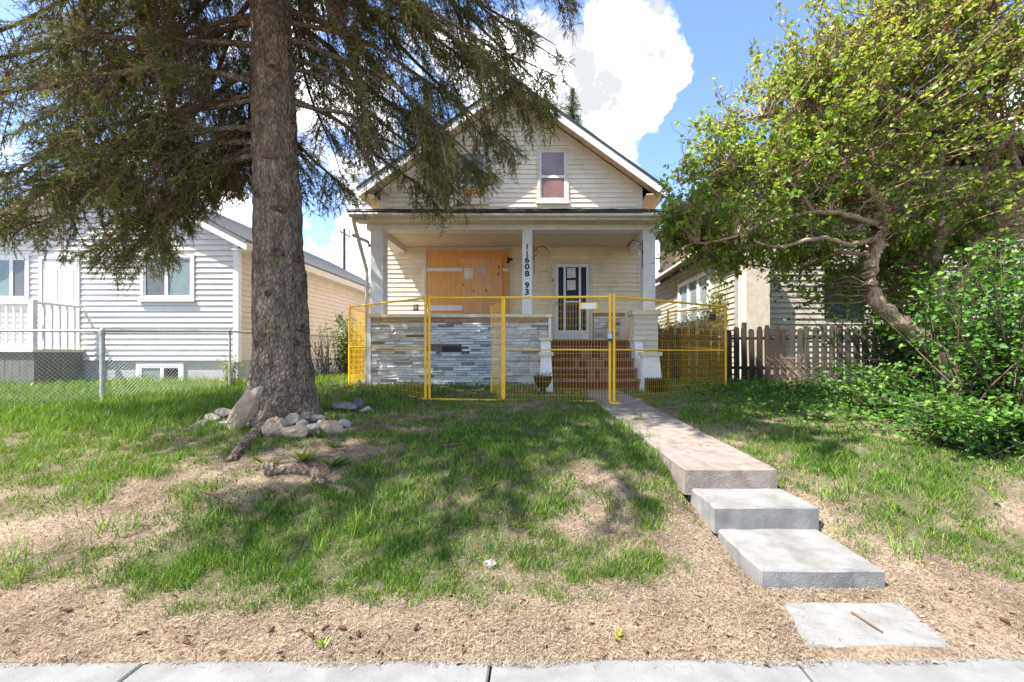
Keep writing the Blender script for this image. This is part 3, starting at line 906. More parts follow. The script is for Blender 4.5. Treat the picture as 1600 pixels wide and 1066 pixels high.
# ------------------------------------------------------------------ porch steps
SX0, SX1 = .215, 1.94
RIS, TRD, GZ = .204, .28, .80
st = MB()
prof = [(PF - TRD * 4, .55)]
for k in range(4):
    y = PF - TRD * (4 - k)
    prof += [(y, GZ + RIS * (k + 1) - .035), (y + TRD, GZ + RIS * (k + 1) - .035)]
prof += [(PF, GZ + RIS * 5 - .035), (PF + .13, GZ + RIS * 5 - .035), (PF + .13, .55)]
steps = MB().prism(prof, 'x', SX0, SX1).build('porch_steps', M['mortar'], house)
bmsh = []
for k in range(4):
    mb = MB().cbox(-.5, .5, 0, 1, -.5, .5, .06); o = mb.build('brick', M['brick']); bmsh.append(o.data); bpy.data.objects.remove(o)
chip = []
for k in range(3):
    mb = MB().cbox(-.5, .5, .25, 1, -.5, .5, .06); o = mb.build('brick', M['tread']); chip.append(o.data); bpy.data.objects.remove(o)
for k in range(5):
    y = PF - TRD * (4 - k)
    ext = 0.0
    z0 = GZ + RIS * k
    xs_ = np.arange(SX0 + .02, SX1 - .05, .079)
    for x in xs_:
        wear = k in (1, 2, 3) and .25 < (x - SX0) / (SX1 - SX0) < .72 and random.random() < .45
        inst('brick', random.choice(chip if wear else bmsh), (x + .037, y - .022, z0 + .082), steps, (0, 0, 0), (.072, .03, .155))
    MB().cbox(SX0 - .0, SX1, y - .035, y + (TRD - .026 if k < 4 else .16), z0 + RIS - .036, z0 + RIS - .001, .006).build('tread', M['tread'], steps)
# extra landing bricks to the right of the lower steps
def sidewall(xa, xb, name='stair_wall'):
    prof = [(8.74, .6), (8.74, 1.40), (9.12, 1.40), (9.36, 1.78), (PF - .08, 1.78), (PF - .08, .6)]
    o = MB().prism(prof, 'x', xa, xb).build(name, M['white'], house)
    MB().box(xa - .035, xb + .035, 9.30, PF - .085, 1.782, 1.845).build('tier_cap', M['trim'], o)
    return o
def pedestal(xc, wt, wb, y, zt, label=None):
    h, g_ = wt / 2, wb / 2
    o = MB().hexa([(xc - g_, y - .06, .62), (xc + g_, y - .06, .62), (xc + g_, y + .34, .62), (xc - g_, y + .34, .62),
                   (xc - h, y, zt), (xc + h, y, zt), (xc + h, y + .3, zt), (xc - h, y + .3, zt)]).build('pedestal', M['white'], house)
    MB().box(xc - h - .045, xc + h + .045, y - .05, y + .345, zt + .002, zt + .075).build('pedestal_cap', M['trim'], o)
sidewall(.00, .205); sidewall(1.95, 2.12)
pedestal(.10, .20, .30, 8.66, 1.46); pedestal(2.14, .30, .46, 8.66, 1.46)
# siding-clad corner pier under the right post
pier = MB().box(1.99, PX1 - .035, 9.56, PF + .14, .6, 2.33).build('corner_pier', M['siding'], house)
siding(pier, M['siding_white'], 1.99, PX1 - .035, 1.45, 2.33, 9.56, .115)
MB().box(1.94, PX1 + .03, 9.50, PF + .24, 2.332, 2.435).build('wall_cap', M['trim'], pier)
# ------------------------------------------------------------------ yellow temporary fence
def fence_panel(label, a, b, h=1.75, mesh_from=0.0, gate=None, midrail=True, signs=(), wr=.0019):
    """a, b: (x, y, z_bottom) of the two end posts"""
    A, B = Vector(a), Vector(b)
    root = thing('temporary_fence', label, 'fence', A, 'yellow temporary fence panels round the porch')
    dr = (B - A); L_ = dr.length; u = dr.normalized()
    up = Vector((0, 0, 1))
    def pt(s, z): return A + u * s + up * z
    r = .023
    MB().tube([pt(0, -.09), pt(0, h + .05)], r, 10).build('post', M['yellow'], root)
    MB().tube([pt(L_, -.09), pt(L_, h + .05)], r, 10).build('post', M['yellow'], root)
    MB().tube([pt(r, h), pt(L_ - r, h)], .02, 10).build('top_rail', M['yellow'], root)
    MB().tube([pt(r, 0.02), pt(L_ - r, .02)], .02, 10).build('bottom_rail', M['yellow'], root)
    if mesh_from > 0:
        MB().tube([pt(mesh_from, .02), pt(mesh_from, h)], r, 10).build('gate_post', M['yellow'], root)
    if midrail:
        MB().tube([pt(mesh_from + r, h * .5), pt(L_ - r, h * .5)], .013, 8).build('middle_rail', M['yellow'], root)
    def wires(p0, uu, s0, s1, parent, hh=h):
        mb = MB()
        n = max(2, int(round((s1 - s0) / .05)))
        for i in range(1, n):
            s = s0 + (s1 - s0) * i / n
            mb.tube([p0 + uu * s + up * .03, p0 + uu * s + up * (hh - .01)], wr, 3, False)
        k = int(hh / .115)
        for i in range(1, k):
            z = hh * i / k
            mb.tube([p0 + uu * s0 + up * z, p0 + uu * s1 + up * z], wr, 3, False)
        o = mb.build('wire_mesh', M['yellow'], parent); o['kind'] = 'stuff'
        return o
    wires(A, u, mesh_from, L_, root)
    if gate:
        G0 = A + u * (mesh_from - .03); gu = Vector((gate[0], gate[1], 0)).normalized(); gl = gate[2]; gh = h - .06
        def gpnt(s, z): return G0 + gu * s + up * (z + .04)
        leaf = MB().tube([gpnt(0, 0), gpnt(0, gh), gpnt(gl, gh), gpnt(gl, 0), gpnt(0, 0)], .017, 8).build('gate_leaf', M['yellow'], root)
        wires(G0 + up * .04, gu, 0, gl, leaf, gh)
    for (s, z, w_, hh, m1, m2, fr) in signs:
        c = pt(s, z); nrm = u.cross(up)
        if nrm.y > 0: nrm = -nrm
        def q(du, dz, dn): return tuple(c + u * du + up * dz + nrm * dn)
        o = MB().hexa([q(-w_, -hh, .022), q(w_, -hh, .022), q(w_, -hh, .012), q(-w_, -hh, .012), q(-w_, hh, .022), q(w_, hh, .022), q(w_, hh, .012), q(-w_, hh, .012)]).build('sign_plate', m1, root)
        k = fr
        MB().hexa([q(-w_ * k, -hh * k, .026), q(w_ * k, -hh * k, .026), q(w_ * k, -hh * k, .0225), q(-w_ * k, -hh * k, .0225), q(-w_ * k, hh * k, .026), q(w_ * k, hh * k, .026), q(w_ * k, hh * k, .0225), q(-w_ * k, hh * k, .0225)]).build('sign_face', m2, o)
        if m2 is M['red']:
            for dz in (-.3, .05, .4):
                MB().hexa([q(-w_ * .7, hh * dz - .008, .03), q(w_ * .7, hh * dz - .008, .03), q(w_ * .7, hh * dz - .008, .0265), q(-w_ * .7, hh * dz - .008, .0265), q(-w_ * .7, hh * dz + .008, .03), q(w_ * .7, hh * dz + .008, .03), q(w_ * .7, hh * dz + .008, .0265), q(-w_ * .7, hh * dz + .008, .0265)]).build('print_line', M['paper'], o)
    return root
zA, zB = .765, .715
pA = P(665, 626, 7.65); pB = P(953, 630, 7.38)
pA2 = P(671, 626, 7.65); pB2 = P(959.5, 630, 7.36)
pL = P(546, 604, 9.85); pR = P(1134, 616, 8.98)
brown_plate = mat('brown_plate', (.14, .07, .05), (.10, .05, .04), 8, .6)
fence_panel('yellow mesh fence panel receding from the stone front towards the spruce trunk', pL, pA, signs=[(2.85, 1.60, .085, .055, brown_plate, M['red'], .8)])
fence_panel('yellow fence panel at the centre with its gate leaf swung open inward', pA2, pB, mesh_from=1.29, gate=(-.29, 1, 1.08), signs=[(2.70, 1.60, .15, .055, M['yellow'], M['paper'], .78)])
fence_panel('yellow mesh fence panel crossing the lawn right of the front walk', pB2, pR, signs=[(2.55, 1.52, .09, .06, brown_plate, brown_plate, .8)], wr=.0016)
fence_panel('yellow mesh fence panel seen almost edge on beside the porch corner', (pL[0] - .02, pL[1] + .05, pL[2]), (pL[0] - .12, pL[1] + 2.6, pL[2] + .02), wr=.0038)
pRb = P(1046, 596, 11.6)
fence_panel('yellow mesh fence panel running back along the picket fence', (pR[0] + .02, pR[1] + .05, pR[2]), (3.32, 11.7, .84), wr=.0016)
bp_ = thing('fence_stand', 'flat yellow steel foot plate at the gate posts on the walk', 'stand', (1.16, 7.3, .70))
MB().box(1.09, 1.25, 7.02, 7.62, .715, .728).build('plate', M['yellow'], bp_)
MB().tube([(1.135, 7.38, .729), (1.135, 7.38, .80)], .013, 8).build('spigot', M['yellow'], bp_)
MB().tube([(1.205, 7.36, .729), (1.205, 7.36, .80)], .013, 8).build('spigot', M['yellow'], bp_)
lb = P(952.5, 525.5, 7.34)
lk = thing('lock_box', 'small black and pale blue lock box hung on the yellow gate posts', 'lock box', (lb[0], lb[1], lb[2] - .05))
MB().cbox(lb[0] - .035, lb[0] + .03, lb[1] - .06, lb[1] - .02, lb[2] - .045, lb[2] + .035, .006).build('body', mat('pale_blue_plastic', (.45, .52, .62), (.4, .47, .57), 8, .4), lk)
MB().box(lb[0] - .038, lb[0] + .033, lb[1] - .062, lb[1] - .018, lb[2] - .08, lb[2] - .047).build('base', M['black'], lk)
MB().tube([(lb[0] - .02, lb[1] - .04, lb[2] + .036), (lb[0] - .02, lb[1] - .03, lb[2] + .08), (lb[0] + .015, lb[1] - .03, lb[2] + .08), (lb[0] + .015, lb[1] - .04, lb[2] + .036)], .006, 6).build('shackle', M['galv'], lk)

# ------------------------------------------------------------------ white bungalow on the left
LW = 11.0
LX = -7.43; LX0 = -13.9; LPX = (LX + LX0) / 2
LE = 4.28; LS = .52
LAP = LE + LS * (LX - LPX)
lh = thing('white_bungalow', 'white sided bungalow with grey shingle roof behind the chain link fence', 'house', (-11, 12, .8))
MB().prism([(LX0, 1.34), (LX, 1.34), (LX, LE), (LPX, LAP), (LX0, LE)], 'y', LW, 22.5).build('wall', M['siding_beige'], lh)
MB().box(LX0 + .03, LX - .03, LW + .03, 22.4, .4, 1.338).build('foundation', M['stucco_grey'], lh)
lw1 = (wx(222, LW), wx(305.5, LW), wz(469, LW), wz(398.5, LW))
lw0 = (-13.6, wx(48, LW), wz(470, LW), wz(400, LW))
ldr = (wx(64, LW), wx(127, LW), 1.6, wz(401, LW))
siding(lh, M['siding_white'], LX0, LX - .11, 1.34, LAP - .05, LW, .135, [lw1, lw0, ldr], clip=lambda z: (LPX - (LAP - z) / LS, LPX + (LAP - z) / LS), proud=.036)
siding_x(lh, M['siding_beige'], LW + .10, 22.4, 1.34, LE - .06, LX, .135, 1)
MB().box(LX - .11, LX + .02, LW - .03, LW + .10, 1.30, LE - .0).build('corner_board', M['white_clean'], lh)
window(lh, *lw1, LW, M['white_clean'], M['white_clean'], [(0, .47, 0, 1, M['glass_screen']), (.47, 1, 0, 1, M['glass_pale'])], .07, .04)
window(lh, *lw0, LW, M['white_clean'], M['white_clean'], [(0, .6, 0, 1, M['glass_pale']), (.6, 1, 0, 1, M['glass_screen'])], .07, .04)
bw = (wx(213, LW), wx(287, LW), .70, wz(567, LW))
window(lh, *bw, LW + .03, M['white_clean'], M['white_clean'], [(0, .55, 0, 1, M['glass_pale']), (.55, 1, 0, 1, M['glass_dark'])], .09, .04, out=.04)
dd = MB()
dd.box(ldr[0], ldr[0] + .07, LW - .05, LW, ldr[2], ldr[3]).box(ldr[1] - .07, ldr[1], LW - .05, LW, ldr[2], ldr[3]).box(ldr[0] + .07, ldr[1] - .07, LW - .05, LW, ldr[3] - .07, ldr[3])
dd.build('door_casing', M['white_clean'], lh)
dl = MB().box(ldr[0] + .075, ldr[1] - .075, LW - .03, LW - .003, ldr[2] + .02, ldr[3] - .075).build('door', M['white_clean'], lh)
for k in range(2):
    for q in range(2):
        xa = ldr[0] + .14 + q * .40; za = ldr[2] + .18 + k * 1.0
        MB().cbox(xa, xa + .30, LW - .04, LW - .031, za, za + .78, .006).build('door_panel', M['white_clean'], dl)
MB().tube([(ldr[0] + .14, LW - .031, 2.55), (ldr[0] + .14, LW - .09, 2.55)], .025, 10).build('handle', M['galv'], dl)
# roof
for s, xe in ((1, LX + .38), (-1, LX0 - .38)):
    ze = LE - LS * .38 + .06
    rf = MB().prism([(LPX, LAP + .08), (xe, ze), (xe, ze + .10), (LPX, LAP + .18)], 'y', LW - .30, 22.8).build('roof', M['shingle_grey'], lh)
    MB().prism([(LPX, LAP - .09), (xe, ze - .16), (xe, ze - .004), (LPX, LAP + .076)], 'y', LW - .29, LW - .26).build('rake_board', M['white_clean'], lh)
    MB().box(min(xe, xe + s * .02), max(xe, xe + s * .02), LW - .29, 22.8, ze - .15, ze + .03).build('eave_fascia', M['siding_beige'], lh)
    MB().box(min(LX if s > 0 else LX0, xe), max(LX if s > 0 else LX0, xe), LW - .25, 22.7, ze - .14, ze - .12).build('eave_soffit', M['white_clean'], lh)
    MB().prism([(LPX, LAP + .02), (xe - s * .4, ze + LS * .4 - .05), (xe - s * .4, ze + LS * .4 - .02), (LPX, LAP + .05)], 'y', LW - .255, LW - .005).build('rake_soffit', M['white_clean'], lh)
    if s > 0:   # shingle courses on the slope that faces the street side
        ncs = 26
        for k in range(ncs):
            a_, b_ = k / ncs, (k + 1) / ncs
            xa = xe + (LPX - xe) * a_; xb = xe + (LPX - xe) * b_
            za = ze + .10 + (LAP + .08 - ze) * a_; zb = ze + .10 + (LAP + .08 - ze) * b_
            MB().prism([(xa, za + .002), (xb, zb + .002), (xb, zb + .004), (xa, za + .014)], 'y', LW - .31, 22.8).build('shingle_course', M['shingle_grey'], rf)
        MB().lathe(xe - 2.0, 14.5, [(.05, ze + .9), (.05, ze + 1.35), (.08, ze + 1.36), (.0, ze + 1.42)], 10).build('roof_vent', M['galv'], rf)
# deck with white railing
DX0, DX1, DY = -14.2, -11.2, 9.9
dk = MB().box(DX0, DX1 + .03, DY - .05, LW - .03, 1.54, 1.60).build('deck', M['trim'], lh)
xs_ = np.arange(-13.0, DX1 - .01, .165)
for x in xs_:
    MB().box(x, min(x + .158, DX1), DY, DY + .025, .5, 1.538).build('skirt_board', M['deck_skirt'], dk)
for y in np.arange(DY + .03, LW - .1, .165):
    MB().box(DX1 - .025, DX1, y, y + .158, .5, 1.538).build('skirt_board', M['deck_skirt'], dk)
rt = 2.66
MB().box(DX0, DX1, DY - .02, DY + .06, rt - .05, rt).build('hand_rail', M['white_clean'], dk)
MB().box(DX0, DX1, DY + .0, DY + .04, 1.68, 1.73).build('foot_rail', M['white_clean'], dk)
for x in np.arange(DX0 + .05, DX1 - .1, .165):
    MB().box(x, x + .042, DY, DY + .042, 1.735, rt - .055).build('baluster', M['white_clean'], dk)
for x in (DX1 - .09, DX1 - 1.6):
    MB().box(x, x + .095, DY - .025, DY + .07, 1.601, rt + .03).build('rail_post', M['white_clean'], dk)
MB().box(DX1 - .06, DX1, DY + .075, LW - .06, rt - .05, rt).build('hand_rail', M['white_clean'], dk)
for y in np.arange(DY + .2, LW - .1, .165):
    MB().box(DX1 - .05, DX1 - .008, y, y + .042, 1.61, rt - .055).build('baluster', M['white_clean'], dk)

# ------------------------------------------------------------------ chain link fence
cl = thing('chain_link_fence', 'galvanised chain link fence along the lawn in front of the white bungalow', 'fence', (-6.75, 6.9, .7))
c0 = P(-190, 640, 6.15); c1 = P(160, 636, 6.9); c2 = (-6.35, 9.15, .80); c3 = (-5.9, 14.6, .86)
c0 = (c0[0], c0[1], .66); c1 = (c1[0], c1[1], .69)
CH = 1.16
def chain(a, b):
    A, B = Vector(a), Vector(b); L_ = (B - A).length; u = (B - A) / L_; up = Vector((0, 0, 1))
    MB().tube([A + up * CH, B + up * CH], .021, 8).build('top_rail', M['galv'], cl)
    mb = MB()
    cell = .062; hgt = CH - .05
    n = int(L_ / cell)
    k = int(hgt / cell)
    for i in range(-k, n):
        for sgn in (1, -1):
            pts = []
            s0 = i * cell if sgn > 0 else (n - i) * cell
            s1 = s0 + sgn * hgt
            # one straight slanting strand, clipped to the panel
            ta, tb = 0.0, 1.0
            if s1 != s0:
                lo_ = (0 - s0) / (s1 - s0); hi_ = (L_ - s0) / (s1 - s0)
                ta = max(ta, min(lo_, hi_)); tb = min(tb, max(lo_, hi_))
            if tb - ta < .01: continue
            m_ = max(2, int((tb - ta) * k))
            for q in (ta, tb):
                pts.append(A + u * (s0 + (s1 - s0) * q) + up * (.04 + hgt * q) + Vector((0, .003 * sgn, 0)))
            mb.tube(pts, .0018, 3, False)
    o = mb.build('wire_mesh', M['galv'], cl); o['kind'] = 'stuff'
chain(c0, c1); chain(c1, c2); chain(c2, c3)
for c, r_ in ((c1, .032), (c2, .024), ((c2[0] * .5 + c3[0] * .5, (c2[1] + c3[1]) / 2, .83), .024), (c3, .03)):
    MB().tube([(c[0], c[1], c[2] - .3), (c[0], c[1], c[2] + CH + .02), (c[0], c[1], c[2] + CH + .05)], [r_, r_, r_ * .5], 10).build('post', M['galv'], cl)
    MB().tube([(c[0], c[1], c[2] + CH - .05), (c[0], c[1], c[2] + CH + .01)], r_ + .008, 10).build('rail_clamp', M['galv'], cl)

# ------------------------------------------------------------------ picket fence on the right
pf = thing('picket_fence', 'weathered dark wooden picket fence beside the lilac', 'fence', (5, 10, .75))
f0 = np.array((2.60, 11.2)); f1 = np.array((8.6, 9.55))
dv = (f1 - f0); FL = np.linalg.norm(dv); dv = dv / FL; nv = np.array((dv[1], -dv[0]))
ang = math.atan2(dv[1], dv[0])
pm = []
for m_, tp in ((M['picket'], 0), (M['picket'], 1), (M['picket_grey'], 0), (M['picket_grey'], 1)):
    mb = MB()
    w_ = .062
    if tp == 0: poly = [(-w_, 0), (w_, 0), (w_, .92), (w_ * .55, 1), (-w_ * .55, 1), (-w_, .92)]
    else: poly = [(-w_, 0), (w_, 0), (w_, .95), (w_ * .75, .99), (-w_ * .6, 1), (-w_, .96)]
    mb.prism(poly, 'y', -.011, .011)
    o = mb.build('picket', m_); pm.append(o.data); bpy.data.objects.remove(o)
s = 0.0
while s < FL:
    p = f0 + dv * s
    g_ = float(hz(p[0], p[1]))
    px_ = CX + p[0] * FPX / p[1]
    grey = px_ > 1228  # shaded stretch of the fence: shade is put into the wood colour
    me = pm[(2 if grey else 0) + random.randint(0, 1)]
    inst('picket', me, (p[0], p[1], g_ - .02), pf, (random.uniform(-.02, .02), random.uniform(-.025, .025), ang), (random.uniform(.9, 1.05), 1, random.uniform(1.27, 1.38)))
    s += random.uniform(.155, .175)
for zz in (.35, 1.05):
    mb = MB(); a_ = f0 - nv * .035; b_ = f1 - nv * .035
    mb.tube([(a_[0], a_[1], .83 + zz), (b_[0], b_[1], .80 + zz)], .035, 4); mb.build('fence_rail', M['picket'], pf)
for s in np.arange(.3, FL, 2.0):
    p = f0 + dv * s - nv * .09
    MB().box(p[0] - .045, p[0] + .045, p[1] - .045, p[1] + .045, .5, 2.2 + random.uniform(-.03, .06)).build('post', M['picket_grey'], pf)
# leaning wire and lath panel
la = thing('leaning_lath_panel', 'leaning panel of thin slanting rusty laths in front of the pickets', 'lath panel', tuple(P(1300, 615, 9.0)))
A = P(1228, 612, 9.3); B = P(1385, 640, 8.3)
A[2] = float(hz(A[0], A[1])) ; B[2] = float(hz(B[0], B[1]))
lathm = mat('old_lath', (.30, .21, .16), (.14, .085, .065), 14, .9)
for k in range(34):
    t = k / 33
    base = A + (B - A) * t
    dxy = (B - A) / np.linalg.norm(B - A)
    top = base - dxy * random.uniform(.34, .5) + np.array((0, .18, random.uniform(.55, .80)))
    MB().tube([tuple(base + dxy * .15 - np.array((0, .05, .1))), tuple(top)], .0045, 4).build('lath', lathm, la)
for k in range(14):
    t = k / 13
    base = A + (B - A) * t
    dxy = (B - A) / np.linalg.norm(B - A)
    top = base + dxy * .42 + np.array((0, .14, .6))
    MB().tube([tuple(base), tuple(top)], .003, 4).build('lath', lathm, la)
MB().tube([tuple(A + np.array((0, .16, .62))), tuple(B + np.array((0, .16, .62)))], .012, 6).build('rail', lathm, la)

# ------------------------------------------------------------------ old house on the right
rh = thing('old_shingled_house', 'old house with brown shingled upper floor half hidden behind the lilac', 'house', (8, 14, .8))
QX, QY = 4.95, 11.4
MB().box(QX, 13.5, QY + .02, 19.5, .4, 4.42).build('wall', M['siding_old'], rh)
bwin = (12.95, 15.9, wz(520, 12.9), wz(420, 12.9))
siding_x(rh, M['siding_old'], QY + .02, 19.4, 1.0, 4.38, QX, .14, -1, [(bwin[0], bwin[1], bwin[2], bwin[3])])
siding(rh, M['siding_old'], 5.7, 13.4, 1.0, 4.38, QY + .02, .14)
MB().box(5.02, 5.60, QY - .45, QY - .0, .5, 4.2).build('porch_pillar', M['stucco_cream'], rh)
MB().box(QX - .02, 13.0, QY - .50, QY - .46, 1.0, 1.2).build('porch_sill', M['siding_old'], rh)
MB().box(7.2, 8.2, QY - .032, QY - .022, 2.4, 3.6).build('front_pane', M['glass_dark'], rh)
# bay window in the side wall
o = MB()
for (ya, yb) in ((bwin[0], bwin[0] + .16), (13.82, 13.96), (14.75, 14.9), (bwin[1] - .16, bwin[1])):
    o.box(QX - .09, QX, ya, yb, bwin[2], bwin[3])
o.box(QX - .088, QX, bwin[0] + .16, bwin[1] - .16, bwin[3] - .14, bwin[3] + .0).box(QX - .088, QX, bwin[0] + .16, bwin[1] - .16, bwin[2], bwin[2] + .12)
bwo = o.build('window', M['white'], rh)
for (ya, yb) in ((bwin[0] + .16, 13.82), (13.96, 14.75), (14.9, bwin[1] - .16)):
    MB().box(QX - .04, QX - .018, ya, yb, bwin[2] + .12, bwin[3] - .14).build('pane', M['glass_pale'], bwo)
    MB().box(QX - .055, QX - .0405, ya, yb, (bwin[2] + bwin[3]) / 2 - .03, (bwin[2] + bwin[3]) / 2 + .03).build('meeting_rail', M['white'], bwo)
# skirt roof and shingled upper floor
MB().prism([(QX - .5, 4.40), (QX + .3, 4.62), (QX + .3, 4.70), (QX - .5, 4.47)], 'y', QY - .3, 19.6).build('skirt_roof', M['trim'], rh)
MB().box(QX + .1, 13.3, QY + .3, 19.0, 4.43, 6.4).build('upper_wall', M['shingle_brown'], rh)
shm = []
for c in ((.26, .15, .09), (.20, .12, .075), (.31, .20, .13), (.15, .10, .07)):
    mm = mat('cedar_shingle_%d' % len(shm), c, tuple(x * .6 for x in c), 8, .9, .5, 40, stretch=(5, 5, .6))
    o = MB().hexa([(-1, -.5, 0), (0, -.5, 0), (0, .5, 0), (-1, .5, 0), (-.15, -.5, 1), (0, -.5, 1), (0, .5, 1), (-.15, .5, 1)]).build('shingle', mm); shm.append(o.data); bpy.data.objects.remove(o)
z = 4.72
while z < 6.3:
    y = 11.72 + random.uniform(0, .2)
    while y < 16.5:
        w_ = random.uniform(.22, .36)
        inst('shingle', random.choice(shm), (QX + .1, y + w_ / 2, z), rh, (0, 0, 0), (.035 + random.uniform(0, .015), w_ - .012, .235))
        y += w_
    z += .21
MB().prism([(QX - .2, 6.35), (9.2, 8.0), (13.8, 6.35), (13.8, 6.5), (9.2, 8.17), (QX - .2, 6.5)], 'y', QY - .1, 19.6).build('roof', M['shingle_dark'], rh)

# ------------------------------------------------------------------ planters, pole
def urn(px, py, d, label):
    c = P(px, py, d); x, y = c[0], c[1]; z = float(hz(x, y)) - .01
    t = thing('planter_urn', label, 'planter', (x, y, z))
    MB().lathe(x, y, [(0, z), (.11, z), (.11, z + .03), (.06, z + .06), (.05, z + .10), (.10, z + .14), (.15, z + .22), (.165, z + .30), (.18, z + .325), (.18, z + .34), (.15, z + .34), (.14, z + .28), (0, z + .28)], 24).build('bowl', M['iron'], t, True)
    tw = MB()
    for k in range(46):
        a = random.uniform(0, 6.28); r_ = random.uniform(.02, .13); L_ = random.uniform(.05, .16)
        b_ = Vector((x + r_ * math.cos(a), y + r_ * math.sin(a), z + .28))
        tw.tube([b_, b_ + Vector((math.cos(a) * .04, math.sin(a) * .04, L_)), b_ + Vector((math.cos(a) * .12, math.sin(a) * .12, L_ * .8))], [.004, .003, .001], 4)
    tw.build('dead_stems', M['dead_twig'], t)
urn(848, 607, 8.35, 'black urn planter with dead stems left of the brick steps')
def basket(px, py, d, label):
    c = P(px, py, d); x, y = c[0], c[1]; z = float(hz(x, y)) - .01
    t = thing('wire_basket', label, 'planter', (x, y, z))
    MB().box(x - .165, x + .165, y - .13, y + .13, z + .01, z + .25).build('liner', mat('dark_coir', (.035, .028, .022), (.02, .016, .014), 20, 1, .8, 50), t)
    wr = MB()
    for k in range(9):
        zz = z + .01 + k * .032
        wr.tube([(x - .19, y - .16, zz), (x + .19, y - .16, zz), (x + .19, y + .16, zz), (x - .19, y + .16, zz), (x - .19, y - .16, zz)], .006, 4)
    for k in range(10):
        xx = x - .19 + k * .042
        wr.tube([(xx, y - .165, z), (xx, y - .165, z + .30)], .007, 4)
    wr.build('wire_frame', M['iron'], t)
basket(1024, 612, 8.5, 'dark square wire planter beside the right stair pedestal')
up_ = thing('utility_pole', 'thin grey utility pole with crossarm rising beyond the bungalow roof', 'utility pole', (wx(538, 42), 42, .8))
MB().tube([(wx(538, 42), 42, .5), (wx(538, 42), 42, 13.2)], [.16, .12], 8).build('pole', M['picket_grey'], up_)
MB().tube([(wx(531, 42), 42, 13.0), (wx(548, 42), 42, 12.4)], .07, 6).build('crossarm', M['picket_grey'], up_)
for x_ in (533, 546):
    MB().tube([(wx(x_, 42), 42, 12.5), (wx(x_, 42), 42, 13.1)], .06, 6).build('insulator', M['galv'], up_)
# ------------------------------------------------------------------ plant geometry in bulk
def unit(v): return v / (np.linalg.norm(v, axis=-1, keepdims=True) + 1e-9)
def perp(d):
    a = np.cross(d, np.array((0.0, 0.0, 1.0)))
    bad = np.linalg.norm(a, axis=-1) < .05
    a[bad] = np.cross(d[bad], np.array((1.0, 0, 0)))
    a = unit(a); b = np.cross(d, a)
    return a, b
def tubes(paths, radii, sides=3):
    """paths (N,K,3), radii (N,K) -> V,F"""
    N_, K_, _ = paths.shape
    t = np.gradient(paths, axis=1); t = unit(t)
    a, b = perp(t.reshape(-1, 3)); a = a.reshape(N_, K_, 3); b = b.reshape(N_, K_, 3)
    an = np.arange(sides) * 2 * np.pi / sides
    V = paths[:, :, None, :] + radii[:, :, None, None] * (a[:, :, None, :] * np.cos(an)[None, None, :, None] + b[:, :, None, :] * np.sin(an)[None, None, :, None])
    idx = np.arange(N_ * K_ * sides).reshape(N_, K_, sides)
    nx = np.roll(idx, -1, axis=2)
    F = np.stack([idx[:, :-1], nx[:, :-1], nx[:, 1:], idx[:, 1:]], -1).reshape(-1, 4)
    return V.reshape(-1, 3), F
def needles(base, dirn, length, col, k, nl, nw):
    n = len(base)
    t = (np.arange(k)[None, :] + RNG.random((n, k))) / k
    a, b = perp(dirn)
    phi = RNG.random((n, k)) * 2 * np.pi
    rad = a[:, None, :] * np.cos(phi)[..., None] + b[:, None, :] * np.sin(phi)[..., None]
    nd = unit(dirn[:, None, :] * .75 + rad * .8)
    p = base[:, None, :] + dirn[:, None, :] * (t * length[:, None])[..., None]
    side = unit(np.cross(nd, RNG.normal(size=nd.shape)))
    L_ = nl * (.75 + .5 * RNG.random((n, k)))[..., None] * (1.1 - .45 * t)[..., None]
    v0 = p - side * nw; v1 = p + side * nw; v2 = p + nd * L_
    V = np.stack([v0, v1, v2], 2).reshape(-1, 3)
    F = np.arange(len(V)).reshape(-1, 3)
    C = np.repeat(col, k * 3, axis=0)
    return V, F, C
def leaves(pos, dirn, nrm, size, col, wid=.42, fold=.12):
    n = len(pos)
    side = unit(np.cross(dirn, nrm)); nrm = np.cross(side, dirn)
    s = size[:, None]
    ring = [(.04, 0, 0), (.02, .55, .6), (.28, 1, 1), (.62, .72, .6), (1.0, 0, -.5), (.62, -.72, .6), (.28, -1, 1), (.02, -.55, .6)]
    v = [pos + dirn * s * .42 - nrm * s * fold * .5] + [pos + dirn * s * a + side * s * wid * b + nrm * s * fold * c for (a, b, c) in ring]
    V = np.stack(v, 1).reshape(-1, 3)
    o = np.arange(n)[:, None] * 9
    F = np.concatenate([o + np.array((0, 1 + i, 1 + (i + 1) % 8)) for i in range(8)])
    C = np.repeat(col, 9, axis=0)
    return V, F, C
def rand_unit(n):
    v = RNG.normal(size=(n, 3)); return unit(v)

